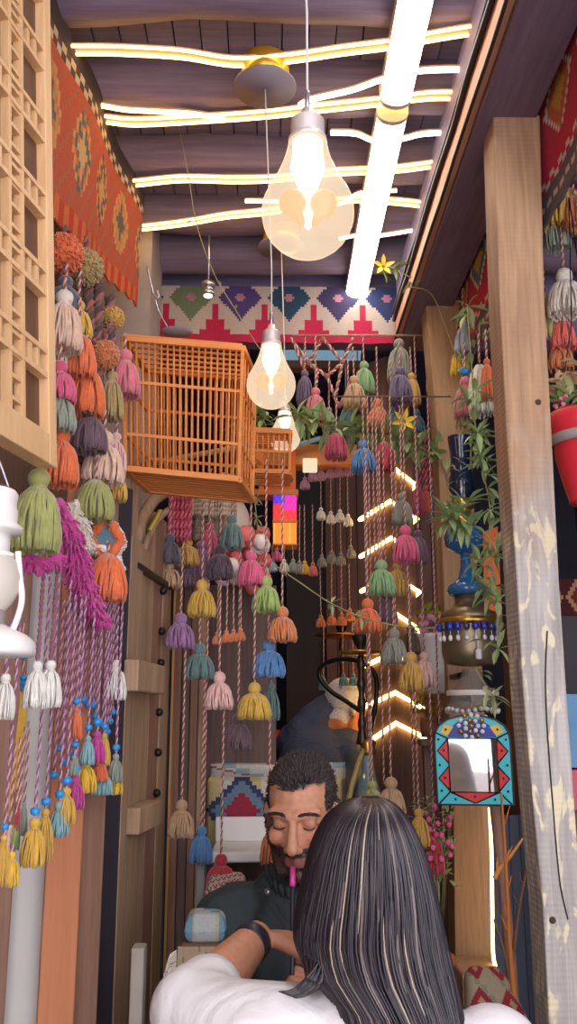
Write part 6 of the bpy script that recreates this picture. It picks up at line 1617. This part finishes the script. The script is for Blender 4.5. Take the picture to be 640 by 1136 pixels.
# ---- the old man beyond the curtain, seen from behind, leaning right
YOM = 3.78
oc = U(382,786,YOM); OM = headM(Vector((oc.x,YOM,oc.z)), math.radians(128), math.radians(24), 0, 1.0); OI = OM.inverted()
om = thing('person', (U(350,850,YOM).x,YOM,0), 'white-haired old man in a dark slate jacket, back turned, bending to the right', 'person')
def Q(px,py,dy=0): return U(px,py,YOM+dy)
b = MB(); place(b,head_geo(),OM); b.capsule(OM @ Vector((0,-.02,-.06)),Q(358,808),.055,.07); b.capsule(Q(350,840),Q(345,905),.13,.14); b.capsule(Q(345,905),Q(350,960),.14,.15)
hdp = Q(404,880,.10); b.capsule(Q(388,828),Q(396,868,.02),.05,.042); b.capsule(Q(396,868,.02),hdp,.04,.03); hand_geo(b,hdp,(.9,.2,.1),(0,0,-1),-1,(.4,.5,.4))
b.capsule(Q(325,826,.1),Q(330,880,.2),.05,.04)
lx = Q(350,960).x; pz = Q(350,960).z
for s in (-1,1): b.capsule((lx+.05,YOM+s*.08,pz-.02),(lx+.42,YOM+s*.1,pz-.02),.08,.06); b.capsule((lx+.42,YOM+s*.1,pz-.02),(lx+.40,YOM+s*.1,.08),.05,.04)
ob = pbuild(b,'body',SKIN,om); bake(ob,.006,4); os_ = rgb(232,142,84); wh = rgb(226,222,220)  # orange lamplight on his face is put into the skin colour
def ohl(q): return q.z > (.05 if q.y > .03 else (-.01 if q.y > -.01 else -.07))
paint(ob,lambda p: wh if ((OI @ p).length < .14 and ohl(OI @ p)) else os_)
pbuild(plant(bvh(ob),OM,ohl,1500,lambda q:.009,.2,lambda q:(0,-.7,-.5),.0024,9),'hair',plain('white_hair',(228,224,222),0.5),om)
j = MB(); j.capsule(Q(350,842),Q(345,905),.150,.165); j.capsule(Q(345,905),Q(350,955),.165,.16); j.capsule(Q(330,824,.03),Q(384,832,-.03),.088,.092); j.capsule(Q(352,800),Q(362,788),.085,.068); j.capsule(Q(340,815),Q(356,800),.09,.08)
j.capsule(Q(386,830,-.03),Q(396,868,-.01),.082,.066); j.capsule(Q(396,868,-.01),Q(396,868,.02).lerp(hdp,.8),.062,.046); j.capsule(Q(325,826,.1),Q(330,880,.2),.075,.06)
oj = pbuild(j,'jacket',fabric('slate_jacket',(80,86,106),bump=.9),om); bake(oj,.009,5)
m = MB()
for s in (-1,1): m.capsule((lx+.05,YOM+s*.08,pz-.02),(lx+.42,YOM+s*.1,pz-.02),.095,.07); m.capsule((lx+.42,YOM+s*.1,pz-.02),(lx+.40,YOM+s*.1,.1),.065,.052)
tr = pbuild(m,'trousers',fabric('old_trousers',(46,46,54)),om); bake(tr,.012,3)
for s in (-1,1): m = MB(); m.capsule((lx+.38,YOM+s*.1,.05),(lx+.54,YOM+s*.1,.042),.05,.04); m.build('shoe',M_BLACK,om)
m = MB(); m.box((lx-.2,YOM-.2,0),(lx+.2,YOM+.2,pz-.15)); tag(bevel(m.build('seat_box',W_DARK,smooth=False)),'dark seat under the white-haired old man','seat')
# ------------------------------------------------------------ tidy
for o in bpy.data.objects:
    if '_w' in o: del o['_w']
